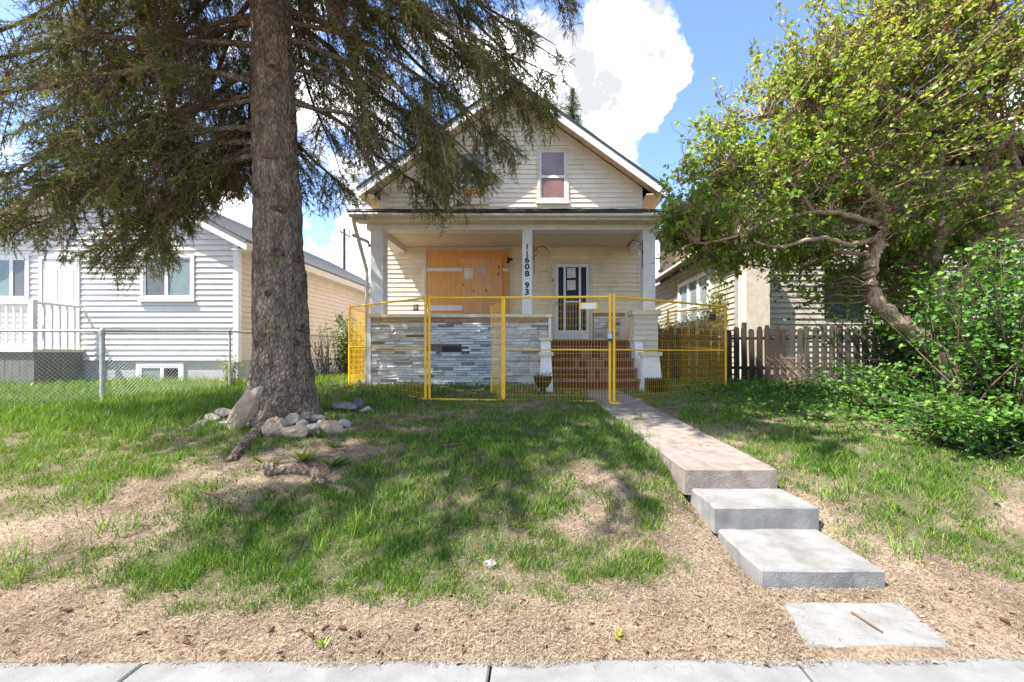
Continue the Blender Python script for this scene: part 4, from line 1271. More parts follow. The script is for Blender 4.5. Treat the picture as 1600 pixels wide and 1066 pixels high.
# ------------------------------------------------------------------ the big spruce
TX, TY = -3.50, 6.0
def trunk_c(z): return np.array((TX + .06 - .032 * (z - .7), TY + .0 * z, 0))
def trunk_r(z): return float(np.interp(z, [.3, .62, .8, 1.0, 1.25, 1.6, 2.8, 6.2, 10, 17.5], [.62, .52, .45, .408, .372, .342, .292, .232, .16, .02]))
spruce = thing('spruce_tree', 'tall old spruce with thick grey brown trunk and drooping branches over the lawn', 'tree', (TX, TY, .7))
def build_trunk():
    na = 80; zs = np.concatenate([np.arange(.35, 7, .045), np.arange(7, 17.6, .35)])
    V = []
    for z in zs:
        c = trunk_c(z); r = trunk_r(z)
        fl = max(0, (1.35 - z) / .9)
        for k in range(na):
            a = 2 * math.pi * k / na
            lob = 1 + fl ** 1.6 * (.22 * math.cos(5 * a + .6) + .10 * math.cos(3 * a + 2.0))
            nzv = mnoise.noise(Vector((math.cos(a) * 3.2, math.sin(a) * 3.2, z * 2.2))) * .03 + mnoise.noise(Vector((math.cos(a) * 11, math.sin(a) * 11, z * 7))) * .022 + mnoise.noise(Vector((math.cos(a) * 26, math.sin(a) * 26, z * 16))) * .009
            rr = r * lob + nzv * min(1, r * 3)
            V.append((c[0] + rr * math.cos(a), c[1] + rr * math.sin(a), z))
    n = len(zs)
    i = np.arange(n * na).reshape(n, na); j = np.roll(i, -1, axis=1)
    F = np.stack([i[:-1], j[:-1], j[1:], i[1:]], -1).reshape(-1, 4)
    npmesh('trunk', np.array(V), F, M['bark'], spruce, None, True)
build_trunk()
# branch scars
scar = mat('branch_scar', (.17, .105, .07), (.05, .03, .022), 14, .95, .8, 60)
for (px, py, w, h) in ((432, 322, .11, .07), (430, 393, .10, .07), (462, 398, .07, .07), (457, 511, .08, .06), (455, 535, .07, .05), (415, 335, .0, .0), (452, 170, .10, .06), (418, 240, .10, .06), (458, 245, .07, .06), (422, 97, .08, .05), (404, 535, .06, .07), (420, 457, .06, .04), (400, 300, .07, .08), (464, 60, .07, .05)):
    if w == 0: continue
    z = EYE - (py - HY) * (TY - .33) / FPX
    c = trunk_c(z); r = trunk_r(z)
    x = (px - CX) * (TY - .3) / FPX
    dx = np.clip((x - c[0]) / r, -.97, .97); a = -math.acos(dx)
    mb = MB()
    nr = Vector((math.cos(a), math.sin(a), 0)); sd_ = Vector((-nr.y, nr.x, 0)); upv = Vector((0, 0, 1))
    ctr = Vector((c[0], c[1], z)) + nr * (r - .01)
    prof = [(1.25, 0), (1.0, .035), (.72, .045), (.5, .025), (.25, .02), (.02, .022)]
    nn = 16
    for (q, hgt) in prof:
        for k in range(nn):
            t = 2 * math.pi * k / nn
            wob = 1 + .15 * math.sin(3 * t + px)
            mb.v.append(tuple(ctr + sd_ * math.cos(t) * w * .68 * q * wob + upv * math.sin(t) * h * .68 * q * wob + nr * hgt))
    for i in range(len(prof) - 1):
        for k in range(nn):
            k2 = (k + 1) % nn
            mb.f.append((i * nn + k, i * nn + k2, (i + 1) * nn + k2, (i + 1) * nn + k))
    mb.build('knot', scar, spruce, True)
# surface roots
def root(pts, r):
    pts = [gp(*p) for p in pts]
    n = len(pts)
    pp = []
    for i in range(len(pts) - 1):
        for k in range(5):
            t = k / 5; q = pts[i] * (1 - t) + pts[i + 1] * t
            pp.append(q)
    pp.append(pts[-1])
    rr = [r * (1 - .55 * i / len(pp)) * (1 + .12 * random.uniform(-1, 1)) for i in range(len(pp))]
    MB().tube([(q[0], q[1], q[2] + rr[i] * .25 + (.10 if i == 0 else 0)) for i, q in enumerate(pp)], rr, 12).build('root', M['bark'], spruce, True)
root([(425, 655), (408, 675), (385, 695), (362, 722)], .095)
root([(415, 742), (455, 738), (492, 742)], .055)
root([(490, 752), (530, 765), (560, 775)], .04)

def build_spruce_crown():
    limbs = []           # z0, azimuth, length, drop
    rng = RNG
    cam_az = math.atan2(0 - TY, 0 - TX)
    def away(az):
        return abs((az - cam_az + math.pi) % (2 * math.pi) - math.pi)
    # hand-set big limbs left and right of the trunk (azimuth 0 = +x, pi = -x)
    for (z0, az, L_, dr) in ((6.0, .10, 3.3, 1.7), (5.5, .38, 3.1, 1.5), (6.5, -.12, 3.6, 1.6), (6.9, .28, 3.8, 1.8), (5.0, .75, 2.4, 1.0), (7.4, .02, 3.8, 1.8), (7.9, .42, 4.0, 2.0),
                            (7.0, .65, 3.6, 1.7), (6.1, .95, 3.0, 1.4), (7.7, -.25, 3.7, 1.6), (8.2, .15, 3.9, 2.1),
                            (5.0, 3.05, 3.6, 1.3), (5.3, 2.75, 3.7, 1.3), (5.6, 3.35, 3.7, 1.2), (4.75, 2.45, 3.0, 1.2), (6.0, 2.95, 4.2, 1.5), (6.4, 2.55, 4.0, 1.4), (6.6, 3.25, 4.2, 1.4),
                            (5.9, 2.2, 3.2, 1.3), (7.0, 2.85, 4.2, 1.6), (7.3, 3.45, 4.2, 1.5), (7.6, 3.0, 4.3, 1.8), (8.0, 2.6, 4.2, 1.8), (5.15, 3.5, 3.4, 1.5), (4.55, 3.0, 2.2, .8), (4.3, 2.8, 2.9, 1.2),
                            (4.35, 3.2, 3.1, 1.25), (4.5, 3.3, 3.7, 1.7),  (4.2, 2.95, 3.4, 1.6), (4.7, 2.6, 3.8, 1.8), (4.9, 3.15, 4.0, 1.8), (5.4, .55, 3.0, 2.0), (6.2, .5, 3.5, 2.3), (5.7, .0, 3.2, 2.2), (6.7, .2, 4.2, 2.2), (4.9, .15, 2.0, .9), (4.5, 1.3, 1.8, .8), (4.7, 1.9, 2.0, .8)):
        limbs.append((z0, az, L_, dr, 1))
    for (z0, az, L_, dr) in ((8.0, -2.06, 4.5, 1.3), (8.3, -1.75, 4.2, 1.2), (7.8, -2.4, 4.4, 1.3), (8.6, -1.3, 4.0, 1.2), (9.0, -2.2, 4.6, 1.4), (8.9, -.8, 3.9, 1.2), (6.7, -2.02, 4.3, 1.0), (6.9, -1.67, 4.4, 1.0), (7.1, -1.2, 4.3, 1.0), (6.8, -2.5, 4.2, 1.0), (7.3, -1.9, 4.6, 1.1), (7.0, -1.42, 4.0, .9), (6.6, -2.25, 3.6, .8)):
        limbs.append((z0, az, L_, dr, 2))
    # the rest of the ring, higher on the side of the street
    z = 5.8
    while z < 9.2:
        for k in range(3):
            az = rng.random() * 2 * math.pi
            aw = away(az)
            if aw < 1.1 and z < 7.6: continue
            limbs.append((z + rng.random() * .3, az, rng.uniform(3.2, 4.2), rng.uniform(1.0, 1.7), 1 if aw > 1.0 else 2))
        z += .42
    z = 9.2
    while z < 17.0:
        Lz = np.interp(z, [9.2, 13, 17], [4.0, 2.4, .5])
        for k in range(4):
            limbs.append((z + rng.random() * .4, rng.random() * 6.283, Lz * rng.uniform(.8, 1.1), Lz * .28, 3))
        z += .55
    # how far down the crown hangs, as the tree is pruned (distance along x at the trunk's depth -> lowest height)
    ex = [-9.0, -7.24, -6.4, -5.6, -5.25, -4.9, -4.55, -4.3, -3.9, -3.5, -3.1, -2.45, -1.9, -1.55, -1.3, -.9, -.72, -.35, .05, .30, .45, .6]
    ez = [2.8, 2.9, 2.75, 2.35, 2.2, 2.6, 3.35, 3.4, 3.6, 3.6, 3.4, 3.4, 3.75, 3.2, 2.95, 3.1, 3.75, 3.85, 3.95, 4.8, 5.6, 7.5]
    def low(p):
        xs = p[0] * TY / p[1]; zs = EYE + (p[2] - EYE) * TY / p[1]
        return zs - np.interp(xs, ex, ez)
    TW_P, TW_R = [], []
    S_b, S_d, S_l, S_c = [], [], [], []
    S3_b, S3_d, S3_l, S3_c = [], [], [], []
    for (z0, az, L_, dr, lod) in limbs:
        c = trunk_c(z0); o = np.array((math.cos(az), math.sin(az), 0)); lat = np.array((-o[1], o[0], 0))
        r0 = trunk_r(z0) * .85
        K_ = 14
        t = np.linspace(0, 1, K_)
        bend = rng.uniform(-.35, .35)
        zz = z0 + .12 * L_ * t - (dr + .12 * L_) * t ** 1.5 + .16 * np.maximum(0, t - .8) * L_
        path = c[None, :] + o[None, :] * (r0 + L_ * t)[:, None] + lat[None, :] * (bend * t ** 1.5 * L_ * .4 + .05 * np.sin(t * 9 + az * 5))[:, None]
        path[:, 2] = zz + .03 * np.sin(t * 13 + z0 * 7)
        if lod == 1:
            lv = np.array([low(q) for q in path]) < .12
            if lv.any():
                cutf = max(.35, (int(np.argmax(lv)) - .3) / (K_ - 1))
                L_ = L_ * cutf
                tn = np.linspace(0, cutf, K_) * (K_ - 1)
                path = np.stack([np.interp(tn, np.arange(K_), path[:, q]) for q in range(3)], -1)
        if lod < 3:
            rb = .018 + .0075 * L_ * (.6 + .7 * rng.random()) * .7
            limb_rad = rb * (1 - t) ** .8 + .006
            V, F = tubes(path[None], limb_rad[None], 8)
            npmesh('limb', V, F, M['bark'], spruce, None, True)
        step = .06 if lod < 3 else .30
        s = .12
        clump = rng.random() * 10
        while s < 1.0:
            q = s * (K_ - 1); i = min(int(q), K_ - 2); f = q - i
            p = path[i] * (1 - f) + path[i + 1] * f
            tang = unit(path[i + 1] - path[i])
            for sg in (-1, 1):
                if lod < 3 and math.sin(s * L_ * 6.5 + clump) + .35 * rng.normal() < (.10 if math.cos(az) > .3 else -.22): continue
                shade = rng.uniform(.65, 1.35)
                bl = rng.uniform(.32, .85) * (.45 + .75 * math.sin(math.pi * min(1, s * .9 + .1)))
                if lod == 3: bl *= 1.1
                d0 = unit(tang * rng.uniform(.2, .7) + lat * sg * rng.uniform(.3, .9) + np.array((0, 0, rng.uniform(-.7, .05))))
                kk = 7
                tt = np.linspace(0, 1, kk)
                bp_ = p[None] + d0[None] * (bl * tt)[:, None] + np.array((0, 0, -1.0))[None] * (bl * rng.uniform(.2, .7) * tt ** 2)[:, None] + lat[None] * (rng.normal() * .06 * tt ** 2)[:, None]
                alive = rng.random() < np.interp(s, [.0, .2, .45, .8, 1], [.35, .65, .88, .96, 1.0])
                if lod == 1 and low(bp_[3]) < 0: continue
                if lod == 1 and low(bp_[6]) < -.1:
                    bp_ = bp_[0][None] + (bp_ - bp_[0][None]) * .6
                if lod < 3:
                    TW_P.append(bp_); TW_R.append(np.interp(tt, [0, 1], [.0075, .0022]))
                    ns = max(7, int(bl / .021))
                    for _ in range(ns):
                        u = rng.uniform(.12, 1.0)
                        qq = u * (kk - 1); ii = min(int(qq), kk - 2); ff = qq - ii
                        b = bp_[ii] * (1 - ff) + bp_[ii + 1] * ff
                        td = unit(bp_[ii + 1] - bp_[ii])
                        dd_ = unit(td * .75 + rng.normal(size=3) * .62 + np.array((0, 0, -.12)))
                        if lod == 1 and low(b) < rng.normal() * .10: continue
                        if alive and rng.random() < .9:
                            S_b.append(b); S_d.append(dd_); S_l.append(rng.uniform(.09, .20))
                            g = rng.random()
                            tipg = u > .75
                            if g < .22: col = (.24, .16, .095)
                            elif tipg and g > .6: col = (.19, .205, .05)
                            else: col = (.088 + .07 * g, .112 + .065 * g, .030 + .012 * g)
                            S_c.append(tuple(q * shade for q in col))
                        else:
                            e = b + dd_ * rng.uniform(.08, .22); e[2] -= .03
                            pts = np.stack([b, (b + e) / 2 + rng.normal(size=3) * .012, e])
                            TW_P.append(np.stack([pts[0], pts[0] * .66 + pts[1] * .34, pts[1] * .9 + pts[0] * .1, pts[1], pts[1] * .6 + pts[2] * .4, pts[1] * .3 + pts[2] * .7, pts[2]])); TW_R.append(np.full(7, .0022))
                            if rng.random() < .22:
                                S_b.append(b); S_d.append(dd_); S_l.append(rng.uniform(.06, .12)); S_c.append((.15, .095, .06))
                else:
                    for u in np.linspace(.1, 1, 6):
                        qq = u * (kk - 1); ii = min(int(qq), kk - 2)
                        S3_b.append(bp_[ii]); S3_d.append(unit(unit(bp_[ii + 1] - bp_[ii]) + rng.normal(size=3) * .4)); S3_l.append(.34); S3_c.append((.06, .085, .03))
            s += step / L_ * (1 if lod < 3 else 1)
    V, F = tubes(np.array(TW_P), np.array(TW_R), 3)
    o = npmesh('twigs', V, F, M['dead_twig'], spruce); o['kind'] = 'stuff'
    V1, F1, C1 = needles(np.array(S_b), np.array(S_d), np.array(S_l), np.array(S_c), 24, .032, .0042)
    V3, F3, C3 = needles(np.array(S3_b), np.array(S3_d), np.array(S3_l), np.array(S3_c), 24, .16, .020)
    V = np.concatenate([V1, V3]); F = np.concatenate([F1, F3 + len(V1)]); C = np.concatenate([C1, C3])
    o = npmesh('crown', V, F, leaf_mat('spruce_needles', .25, .55, .25), spruce, C); o['kind'] = 'stuff'
    print('spruce sprigs', len(S_b), len(S3_b), 'twigs', len(TW_P), 'limbs', len(limbs))
build_spruce_crown()

# ------------------------------------------------------------------ rocks round the trunk
def rock(px, py, w, h, c, label, depth=None, tilt=0, seed=0, rz=0):
    p = gp(px, py)
    import bmesh
    bm = bmesh.new()
    bmesh.ops.create_icosphere(bm, subdivisions=4, radius=1)
    dp = depth or w * .8
    for v in bm.verts:
        n = v.co.normalized()
        k = 1 + .26 * mnoise.noise(n * 1.3 + Vector((seed * 3.1, 0, 0))) + .14 * mnoise.noise(n * 3.2 + Vector((0, seed, 0))) + .05 * mnoise.noise(n * 8 + Vector((0, seed, 3)))
        q = n * k
        for m_ in range(5):     # flatten some facets
            fn = Vector((math.sin(seed * 1.7 + m_ * 2.1), math.cos(seed * 2.3 + m_ * 1.3), math.sin(seed + m_ * 1.9))).normalized()
            dd_ = q.dot(fn)
            if dd_ > .66: q -= fn * (dd_ - .66) * .95
        v.co = Vector((q.x * w / 2, q.y * dp / 2, q.z * h / 2))
    me = bpy.data.meshes.new('rock'); bm.to_mesh(me); bm.free()
    me.polygons.foreach_set('use_smooth', np.ones(len(me.polygons), dtype=bool))
    c = tuple(x * .95 for x in c)
    me.materials.append(mat('stone_%02d' % seed, c, tuple(x * .55 for x in c), 9, .95, .9, 34, dirt=(.13, .115, .09), dscale=5, dlo=.5, dhi=.8))
    o = bpy.data.objects.new('rock', me)
    o.location = (p[0], p[1], p[2] + h * (.24 if h < .5 else .34)); o.rotation_euler = (0, tilt, rz)
    COL.objects.link(o)
    tag(o, label, 'rock', 'rocks ringed round the spruce trunk')
rock(427, 680, .26, .27, (.40, .31, .23), 'rounded tan boulder with mossy grey top, just right of the surface root', seed=1)
rock(461, 682, .33, .18, (.52, .40, .27), 'smooth oval sandy yellow stone in front of the trunk', seed=2)
rock(456, 664, .24, .20, (.38, .30, .25), 'grey brown stone tucked behind the smooth oval sandy stone', seed=3)
rock(479, 660, .15, .17, (.30, .25, .23), 'upright dark grey block leaning on the trunk flare', seed=4)
rock(495, 660, .19, .16, (.36, .30, .28), 'pinkish grey stone right of the upright dark block', seed=5)
rock(488, 677, .20, .15, (.56, .47, .38), 'pale cream stone right of the smooth oval sandy stone', seed=6)
rock(504, 674, .17, .19, (.46, .36, .27), 'tan wedge stone between the pale cream and the square brown stone', seed=7)
rock(518, 678, .27, .25, (.36, .27, .20), 'square brown stone at the right end of the front row', seed=8)
rock(539, 667, .19, .13, (.36, .33, .32), 'small angular grey stone past the end of the front row', seed=9)
rock(537, 642, .40, .17, (.23, .21, .21), 'long dark grey rock lying right of the trunk in the grass', seed=10)
rock(560, 637, .24, .17, (.15, .15, .18), 'blackish blue rock at the far end behind the long dark rock', seed=11)
rock(572, 645, .17, .12, (.26, .24, .22), 'small grey stone beside the blackish blue rock', seed=12)
rock(384, 672, .22, .72, (.40, .31, .22), 'tall flat brown slab of rock leaning against the trunk', depth=.11, tilt=.42, seed=13, rz=.3)
rock(376, 637, .26, .18, (.30, .29, .27), 'rounded grey rock behind the leaning slab', seed=14)
rock(352, 652, .27, .16, (.34, .28, .25), 'low brownish rock at the outer left of the ring', seed=15)
rock(350, 668, .18, .12, (.48, .44, .40), 'pale stone half sunk in grass below the low brownish rock', seed=16)
rock(442, 668, .16, .15, (.42, .35, .29), 'small pinkish stone between the mossy boulder and the smooth oval stone', seed=18)
rock(403, 668, .20, .17, (.40, .34, .28), 'tan stone in the crook of the leaning slab and the surface root', seed=19)
rock(330, 660, .22, .15, (.44, .37, .30), 'pinkish tan stone farthest left in the grass beside the ring', seed=20)
rock(311, 668, .18, .11, (.50, .44, .37), 'flat cream stone at the outer left tip of the ring', seed=21)
rock(472, 668, .14, .13, (.48, .40, .33), 'small cream stone wedged above the smooth oval sandy stone', seed=22)
rock(765, 884, .10, .045, (.36, .34, .32), 'flat grey stone chip alone in the middle of the lawn', seed=17)

# ------------------------------------------------------------------ cones, sticks, weeds
conem = mat('spruce_cone', (.12, .055, .035), (.06, .03, .02), 30, .9)
cm = MB()
cm.lathe(0, 0, [(0, -.5), (.10, -.45), (.19, -.3), (.23, -.1), (.22, .12), (.17, .32), (.09, .46), (0, .5)], 10)
for r_ in range(8):
    for k in range(7):
        a = 2 * math.pi * (k + .5 * (r_ % 2)) / 7; zz = -.4 + r_ * .105; rr = .22 * math.cos(zz * 2.6) ** .6 if math.cos(zz * 2.6) > 0 else .1
        d_ = Vector((math.cos(a), math.sin(a), 0)); s_ = Vector((-d_.y, d_.x, 0))
        c_ = d_ * rr + Vector((0, 0, zz)); n = len(cm.v)
        cm.v += [tuple(c_ - s_ * .07), tuple(c_ + s_ * .07), tuple(c_ + d_ * .06 + Vector((0, 0, .09)))]; cm.f.append((n, n + 1, n + 2))
co = cm.build('spruce_cone', conem); cmesh = co.data; bpy.data.objects.remove(co)
for (px, py) in ((107, 958), (222, 996), (424, 990), (508, 987), (535, 987), (486, 998), (560, 995), (1570, 975), (292, 1010), (650, 985)):
    p = gp(px, py)
    o = inst('spruce_cone', cmesh, (p[0], p[1], p[2] + .018), None, (R(86), random.uniform(-.2, .2), random.uniform(0, 6.28)), (.042, .042, .05))
    tag(o, 'small reddish brown spruce cone lying on the bare soil strip', 'cone', 'fallen spruce cones')
def stick(pxs, r_, label):
    pts = [gp(*p) for p in pxs]
    o = MB().tube([(q[0], q[1] + random.uniform(-.02, .02), q[2] + r_ + .012) for q in pts], [r_, r_ * .8, r_ * .5][:len(pts)], 6).build('fallen_stick', M['twig'])
    tag(o, label, 'stick')
stick([(690, 700), (715, 697), (745, 694)], .012, 'grey stick lying in the green patch below the fence gate')
stick([(745, 770), (765, 763), (778, 757)], .009, 'thin stick on the dry grass in the middle of the lawn')
stick([(1260, 905), (1310, 900), (1345, 905)], .006, 'dry twig in the soil at the foot of the lowest step')
stick([(1330, 962), (1350, 975), (1375, 990)], .007, 'curved dry twig lying on the half buried paving slab')
stick([(310, 770), (330, 778), (352, 786)], .008, 'brown twig in the shaded grass left of the spruce root')

def leafy(name, label, cat, ctr, rx, ry, h, nst, nlf, size, cols, group=None, lo=.15, trans=.35, stem=M['twig'], up=.55):
    """a bush: many stems from the base, leaves along their upper part"""
    x0, y0, z0 = ctr
    t = thing(name, label, cat, ctr, group)
    tips = np.stack([x0 + rx * RNG.normal(size=nst) * .5, y0 + ry * RNG.normal(size=nst) * .5, z0 + h * RNG.uniform(.45, 1, nst)], -1)
    bases = np.stack([x0 + rx * RNG.normal(size=nst) * .28, y0 + ry * RNG.normal(size=nst) * .28, np.full(nst, z0 - .03)], -1)
    bases[:, 2] = hz(bases[:, 0], bases[:, 1]) - .02
    tt = np.linspace(0, 1, 6)
    mid = (bases + tips) / 2 + RNG.normal(size=(nst, 3)) * .08 + np.array((0, 0, .12 * h))
    path = ((1 - tt) ** 2)[None, :, None] * bases[:, None] + (2 * tt * (1 - tt))[None, :, None] * mid[:, None] + (tt ** 2)[None, :, None] * tips[:, None]
    V, F = tubes(path, np.broadcast_to(np.interp(tt, [0, 1], [.006 + .004 * h, .002])[None], (nst, 6)), 4)
    o = npmesh('stems', V, F, stem, t); o['kind'] = 'stuff'
    k = RNG.integers(0, nst, nlf); u = RNG.uniform(lo, 1, nlf)
    p = ((1 - u) ** 2)[:, None] * bases[k] + (2 * u * (1 - u))[:, None] * mid[k] + (u ** 2)[:, None] * tips[k]
    d = unit(RNG.normal(size=(nlf, 3)) + np.array((0, 0, -.05))); d[:, 2] *= .5; d = unit(d)
    p = p + d * RNG.uniform(.0, .16, nlf)[:, None] * min(1, h)
    nr = unit(RNG.normal(size=(nlf, 3)) * .55 + np.array((0, -.2, up + .3)))
    c = np.array(cols)[RNG.integers(0, len(cols), nlf)] * RNG.uniform(.5, 1.35, (nlf, 1))
    V, F, C = leaves(p, d, nr, size * RNG.uniform(.4, 1.3, nlf), c)
    o = npmesh('foliage', V, F, leaf_mat('broad_leaf', trans), t, C); o['kind'] = 'stuff'
    return t

# ------------------------------------------------------------------ the big lilac
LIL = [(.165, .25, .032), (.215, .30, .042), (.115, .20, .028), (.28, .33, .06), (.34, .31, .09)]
lilac = thing('lilac_tree', 'large old lilac with twisted trunks and a wide bright green crown', 'tree', tuple(gp(1495, 640)))
def smooth_path(pts, k=6):
    pts = np.array(pts); out = []
    n = len(pts)
    for i in range(n - 1):
        p0 = pts[max(i - 1, 0)]; p1 = pts[i]; p2 = pts[i + 1]; p3 = pts[min(i + 2, n - 1)]
        for q in range(k):
            t = q / k
            out.append(.5 * ((2 * p1) + (-p0 + p2) * t + (2 * p0 - 5 * p1 + 4 * p2 - p3) * t * t + (-p0 + 3 * p1 - 3 * p2 + p3) * t ** 3))
    out.append(pts[-1])
    return np.array(out)
SK = []    # skeleton points (pos, radius)
def stemline(name, pts, r0, r1, m=M['bark_lilac'], k=6):
    path = smooth_path([P(*p) for p in pts], k)
    n = len(path)
    path = path + RNG.normal(size=path.shape) * min(.016, r0 * .16)
    rr = np.linspace(r0, r1, n) * (1 + .06 * RNG.normal(size=n))
    V, F = tubes(path[None], rr[None], 12)
    npmesh(name, V, F, m, lilac, None, True)
    for i in range(n): SK.append((path[i], rr[i]))
stemline('trunk', [(1512, 655, 7.0), (1492, 600, 6.95), (1470, 555, 6.9), (1425, 515, 6.85), (1380, 482, 6.85), (1360, 445, 6.9), (1362, 415, 6.95), (1374, 370, 7.0), (1372, 335, 7.0)], .13, .075)
stemline('limb', [(1362, 425, 6.95), (1372, 380, 7.02), (1385, 345, 7.05), (1368, 305, 7.0), (1338, 278, 6.9), (1318, 262, 6.85), (1290, 215, 6.8), (1270, 190, 6.8)], .085, .03)
stemline('limb', [(1345, 285, 6.95), (1362, 255, 7.0), (1358, 230, 7.1), (1330, 205, 7.2), (1315, 160, 7.3)], .05, .018)
stemline('limb', [(1372, 360, 7.0), (1402, 310, 7.1), (1420, 265, 7.3), (1430, 200, 7.4), (1420, 120, 7.5)], .055, .018)
stemline('limb', [(1370, 350, 7.0), (1320, 335, 6.8), (1270, 332, 6.6), (1210, 345, 6.5), (1140, 372, 6.5), (1090, 380, 6.6)], .05, .012)
stemline('limb', [(1368, 372, 7.0), (1330, 382, 6.7), (1280, 372, 6.5), (1220, 385, 6.4), (1180, 378, 6.4)], .045, .012)
stemline('limb', [(1365, 400, 6.95), (1310, 395, 7.2), (1260, 412, 7.4), (1210, 418, 7.6), (1150, 412, 7.8)], .04, .010)
stemline('trunk', [(1530, 650, 7.5), (1500, 560, 7.45), (1478, 500, 7.4), (1463, 450, 7.35), (1462, 400, 7.3), (1476, 360, 7.3), (1505, 320, 7.25), (1535, 285, 7.2), (1552, 240, 7.2), (1547, 200, 7.2), (1535, 150, 7.2), (1528, 90, 7.2), (1515, 20, 7.3)], .13, .045)
stemline('limb', [(1480, 505, 7.4), (1493, 455, 7.3), (1512, 425, 7.2), (1525, 390, 7.15), (1555, 350, 7.1), (1600, 312, 7.0), (1660, 270, 6.9)], .12, .07)
stemline('limb', [(1555, 245, 7.2), (1580, 200, 7.1), (1600, 165, 7.1), (1640, 110, 7.1)], .055, .02)
stemline('limb', [(1545, 195, 7.2), (1560, 120, 7.0), (1552, 70, 6.9), (1540, 20, 6.9)], .045, .02)
stemline('limb', [(1530, 130, 7.2), (1500, 80, 7.1), (1470, 70, 7.0), (1430, 60, 7.0)], .03, .012)
stemline('limb', [(1590, 320, 7.0), (1590, 260, 7.3), (1570, 200, 7.6), (1560, 130, 7.8)], .06, .02)
stemline('limb', [(1470, 440, 7.3), (1440, 380, 7.4), (1450, 310, 7.6), (1440, 240, 7.8)], .045, .015)
stemline('limb', [(1290, 215, 6.8), (1240, 190, 6.7), (1200, 180, 6.8), (1150, 190, 6.9)], .022, .008)
stemline('limb', [(1270, 330, 6.6), (1240, 290, 6.4), (1200, 265, 6.3), (1150, 260, 6.4)], .025, .008)
def build_lilac_crown():
    ell = [(P(1390, 190, 7.4), (2.65, 2.0, 2.35), 420), (P(1160, 330, 7.0), (1.35, 1.3, .95), 100), (P(1560, 260, 7.2), (1.7, 1.9, 2.6), 230), (P(1215, 230, 7.1), (1.45, 1.3, 1.15), 140),
           (P(1080, 330, 6.9), (.62, .8, .75), 45), (P(1480, 470, 7.7), (1.4, 1.0, 1.1), 80), (P(1330, 420, 7.6), (1.3, .8, .6), 40), (P(1100, 225, 7.0), (.55, .5, .45), 14), (P(1290, 120, 7.2), (1.2, 1.2, 1.0), 80), (P(1560, 60, 6.9), (1.7, 1.5, 1.1), 210), (P(1430, 50, 7.2), (1.3, 1.3, .9), 120), (P(1400, 340, 7.7), (1.7, 1.0, 1.0), 170), (P(1240, 370, 7.5), (1.2, .9, .6), 60), (P(1310, 440, 8.2), (1.3, .7, .55), 70), (P(1140, 390, 7.3), (1.05, .8, .5), 34)]
    sk = np.array([s[0] for s in SK]); skr = np.array([s[1] for s in SK])
    pts = []
    for (c, r, n) in ell:
        u = rand_unit(n) * (RNG.uniform(.25, 1, (n, 1)) ** .45)
        pts.append(c[None] + u * np.array(r)[None])
    pts = np.concatenate(pts)
    pts = pts[(pts[:, 2] > 1.6)]
    n = len(pts)
    TP = []
    base = []
    for p in pts:
        d = np.linalg.norm(sk - p[None], axis=1) + np.maximum(0, sk[:, 2] - p[2] + .1) * 1.2
        b = sk[int(np.argmin(d))]
        base.append(b)
    base = np.array(base)
    mid = (base + pts) / 2 + RNG.normal(size=pts.shape) * .14 + np.array((0, 0, .06))
    tt = np.linspace(0, 1, 9)
    path = ((1 - tt) ** 2)[None, :, None] * base[:, None] + (2 * tt * (1 - tt))[None, :, None] * mid[:, None] + (tt ** 2)[None, :, None] * pts[:, None]
    path[:, 1:-1] += RNG.normal(size=path[:, 1:-1].shape) * .018
    ln = np.linalg.norm(pts - base, axis=1)
    r0 = .006 + .006 * ln
    V, F = tubes(path, r0[:, None] * np.linspace(1, .3, 9)[None], 5)
    o = npmesh('branches', V, F, M['bark_lilac'], lilac, None, True); o['kind'] = 'stuff'
    # side twigs
    nt_ = 6
    k = np.repeat(np.arange(n), nt_); u = RNG.uniform(.45, 1, n * nt_)
    b = ((1 - u) ** 2)[:, None] * base[k] + (2 * u * (1 - u))[:, None] * mid[k] + (u ** 2)[:, None] * pts[k]
    d = unit(RNG.normal(size=(len(k), 3)) + unit(pts[k] - base[k]) * .8 + np.array((0, 0, .35)))
    L_ = RNG.uniform(.15, .42, len(k))
    e = b + d * L_[:, None]
    m_ = (b + e) / 2 + RNG.normal(size=b.shape) * .03
    V, F = tubes(np.stack([b, m_, e], 1), np.broadcast_to(np.array((.0045, .0035, .002))[None], (len(k), 3)), 3)
    o = npmesh('twigs', V, F, M['twig'], lilac); o['kind'] = 'stuff'
    # leaves in loose pairs on the side twigs
    nl = 8
    kk = np.repeat(np.arange(len(k)), nl); u = RNG.uniform(.2, 1.05, len(kk))
    p = b[kk] * (1 - u)[:, None] + e[kk] * u[:, None]
    dd_ = unit(RNG.normal(size=p.shape) * .8 + d[kk] * .6 + np.array((0, 0, -.15)))
    p = p + dd_ * .02
    nr = unit(RNG.normal(size=p.shape) * .6 + np.array((-.1, -.15, .8)))
    tw = RNG.uniform(.75, 1.25, (len(k), 1))[kk]
    # young yellowish leaves towards the outside top, deeper green low
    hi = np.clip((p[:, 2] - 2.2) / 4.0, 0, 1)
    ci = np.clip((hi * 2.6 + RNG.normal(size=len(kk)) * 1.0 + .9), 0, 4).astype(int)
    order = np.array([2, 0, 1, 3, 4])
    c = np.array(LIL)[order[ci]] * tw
    gap = fbm(p[:, 0] * 1.7 + p[:, 1] * .9, p[:, 2] * 1.7 + p[:, 1] * .6, 3) > .44
    keep = gap | (RNG.random(len(kk)) < .25)
    keep &= ~((p[:, 2] < 2.0) & (p[:, 0] < 4.4))
    sz = RNG.uniform(.028, .085, len(kk))
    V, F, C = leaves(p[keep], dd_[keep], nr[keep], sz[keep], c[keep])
    o = npmesh('crown', V, F, leaf_mat('lilac_leaf', .5, .42, .35), lilac, C); o['kind'] = 'stuff'
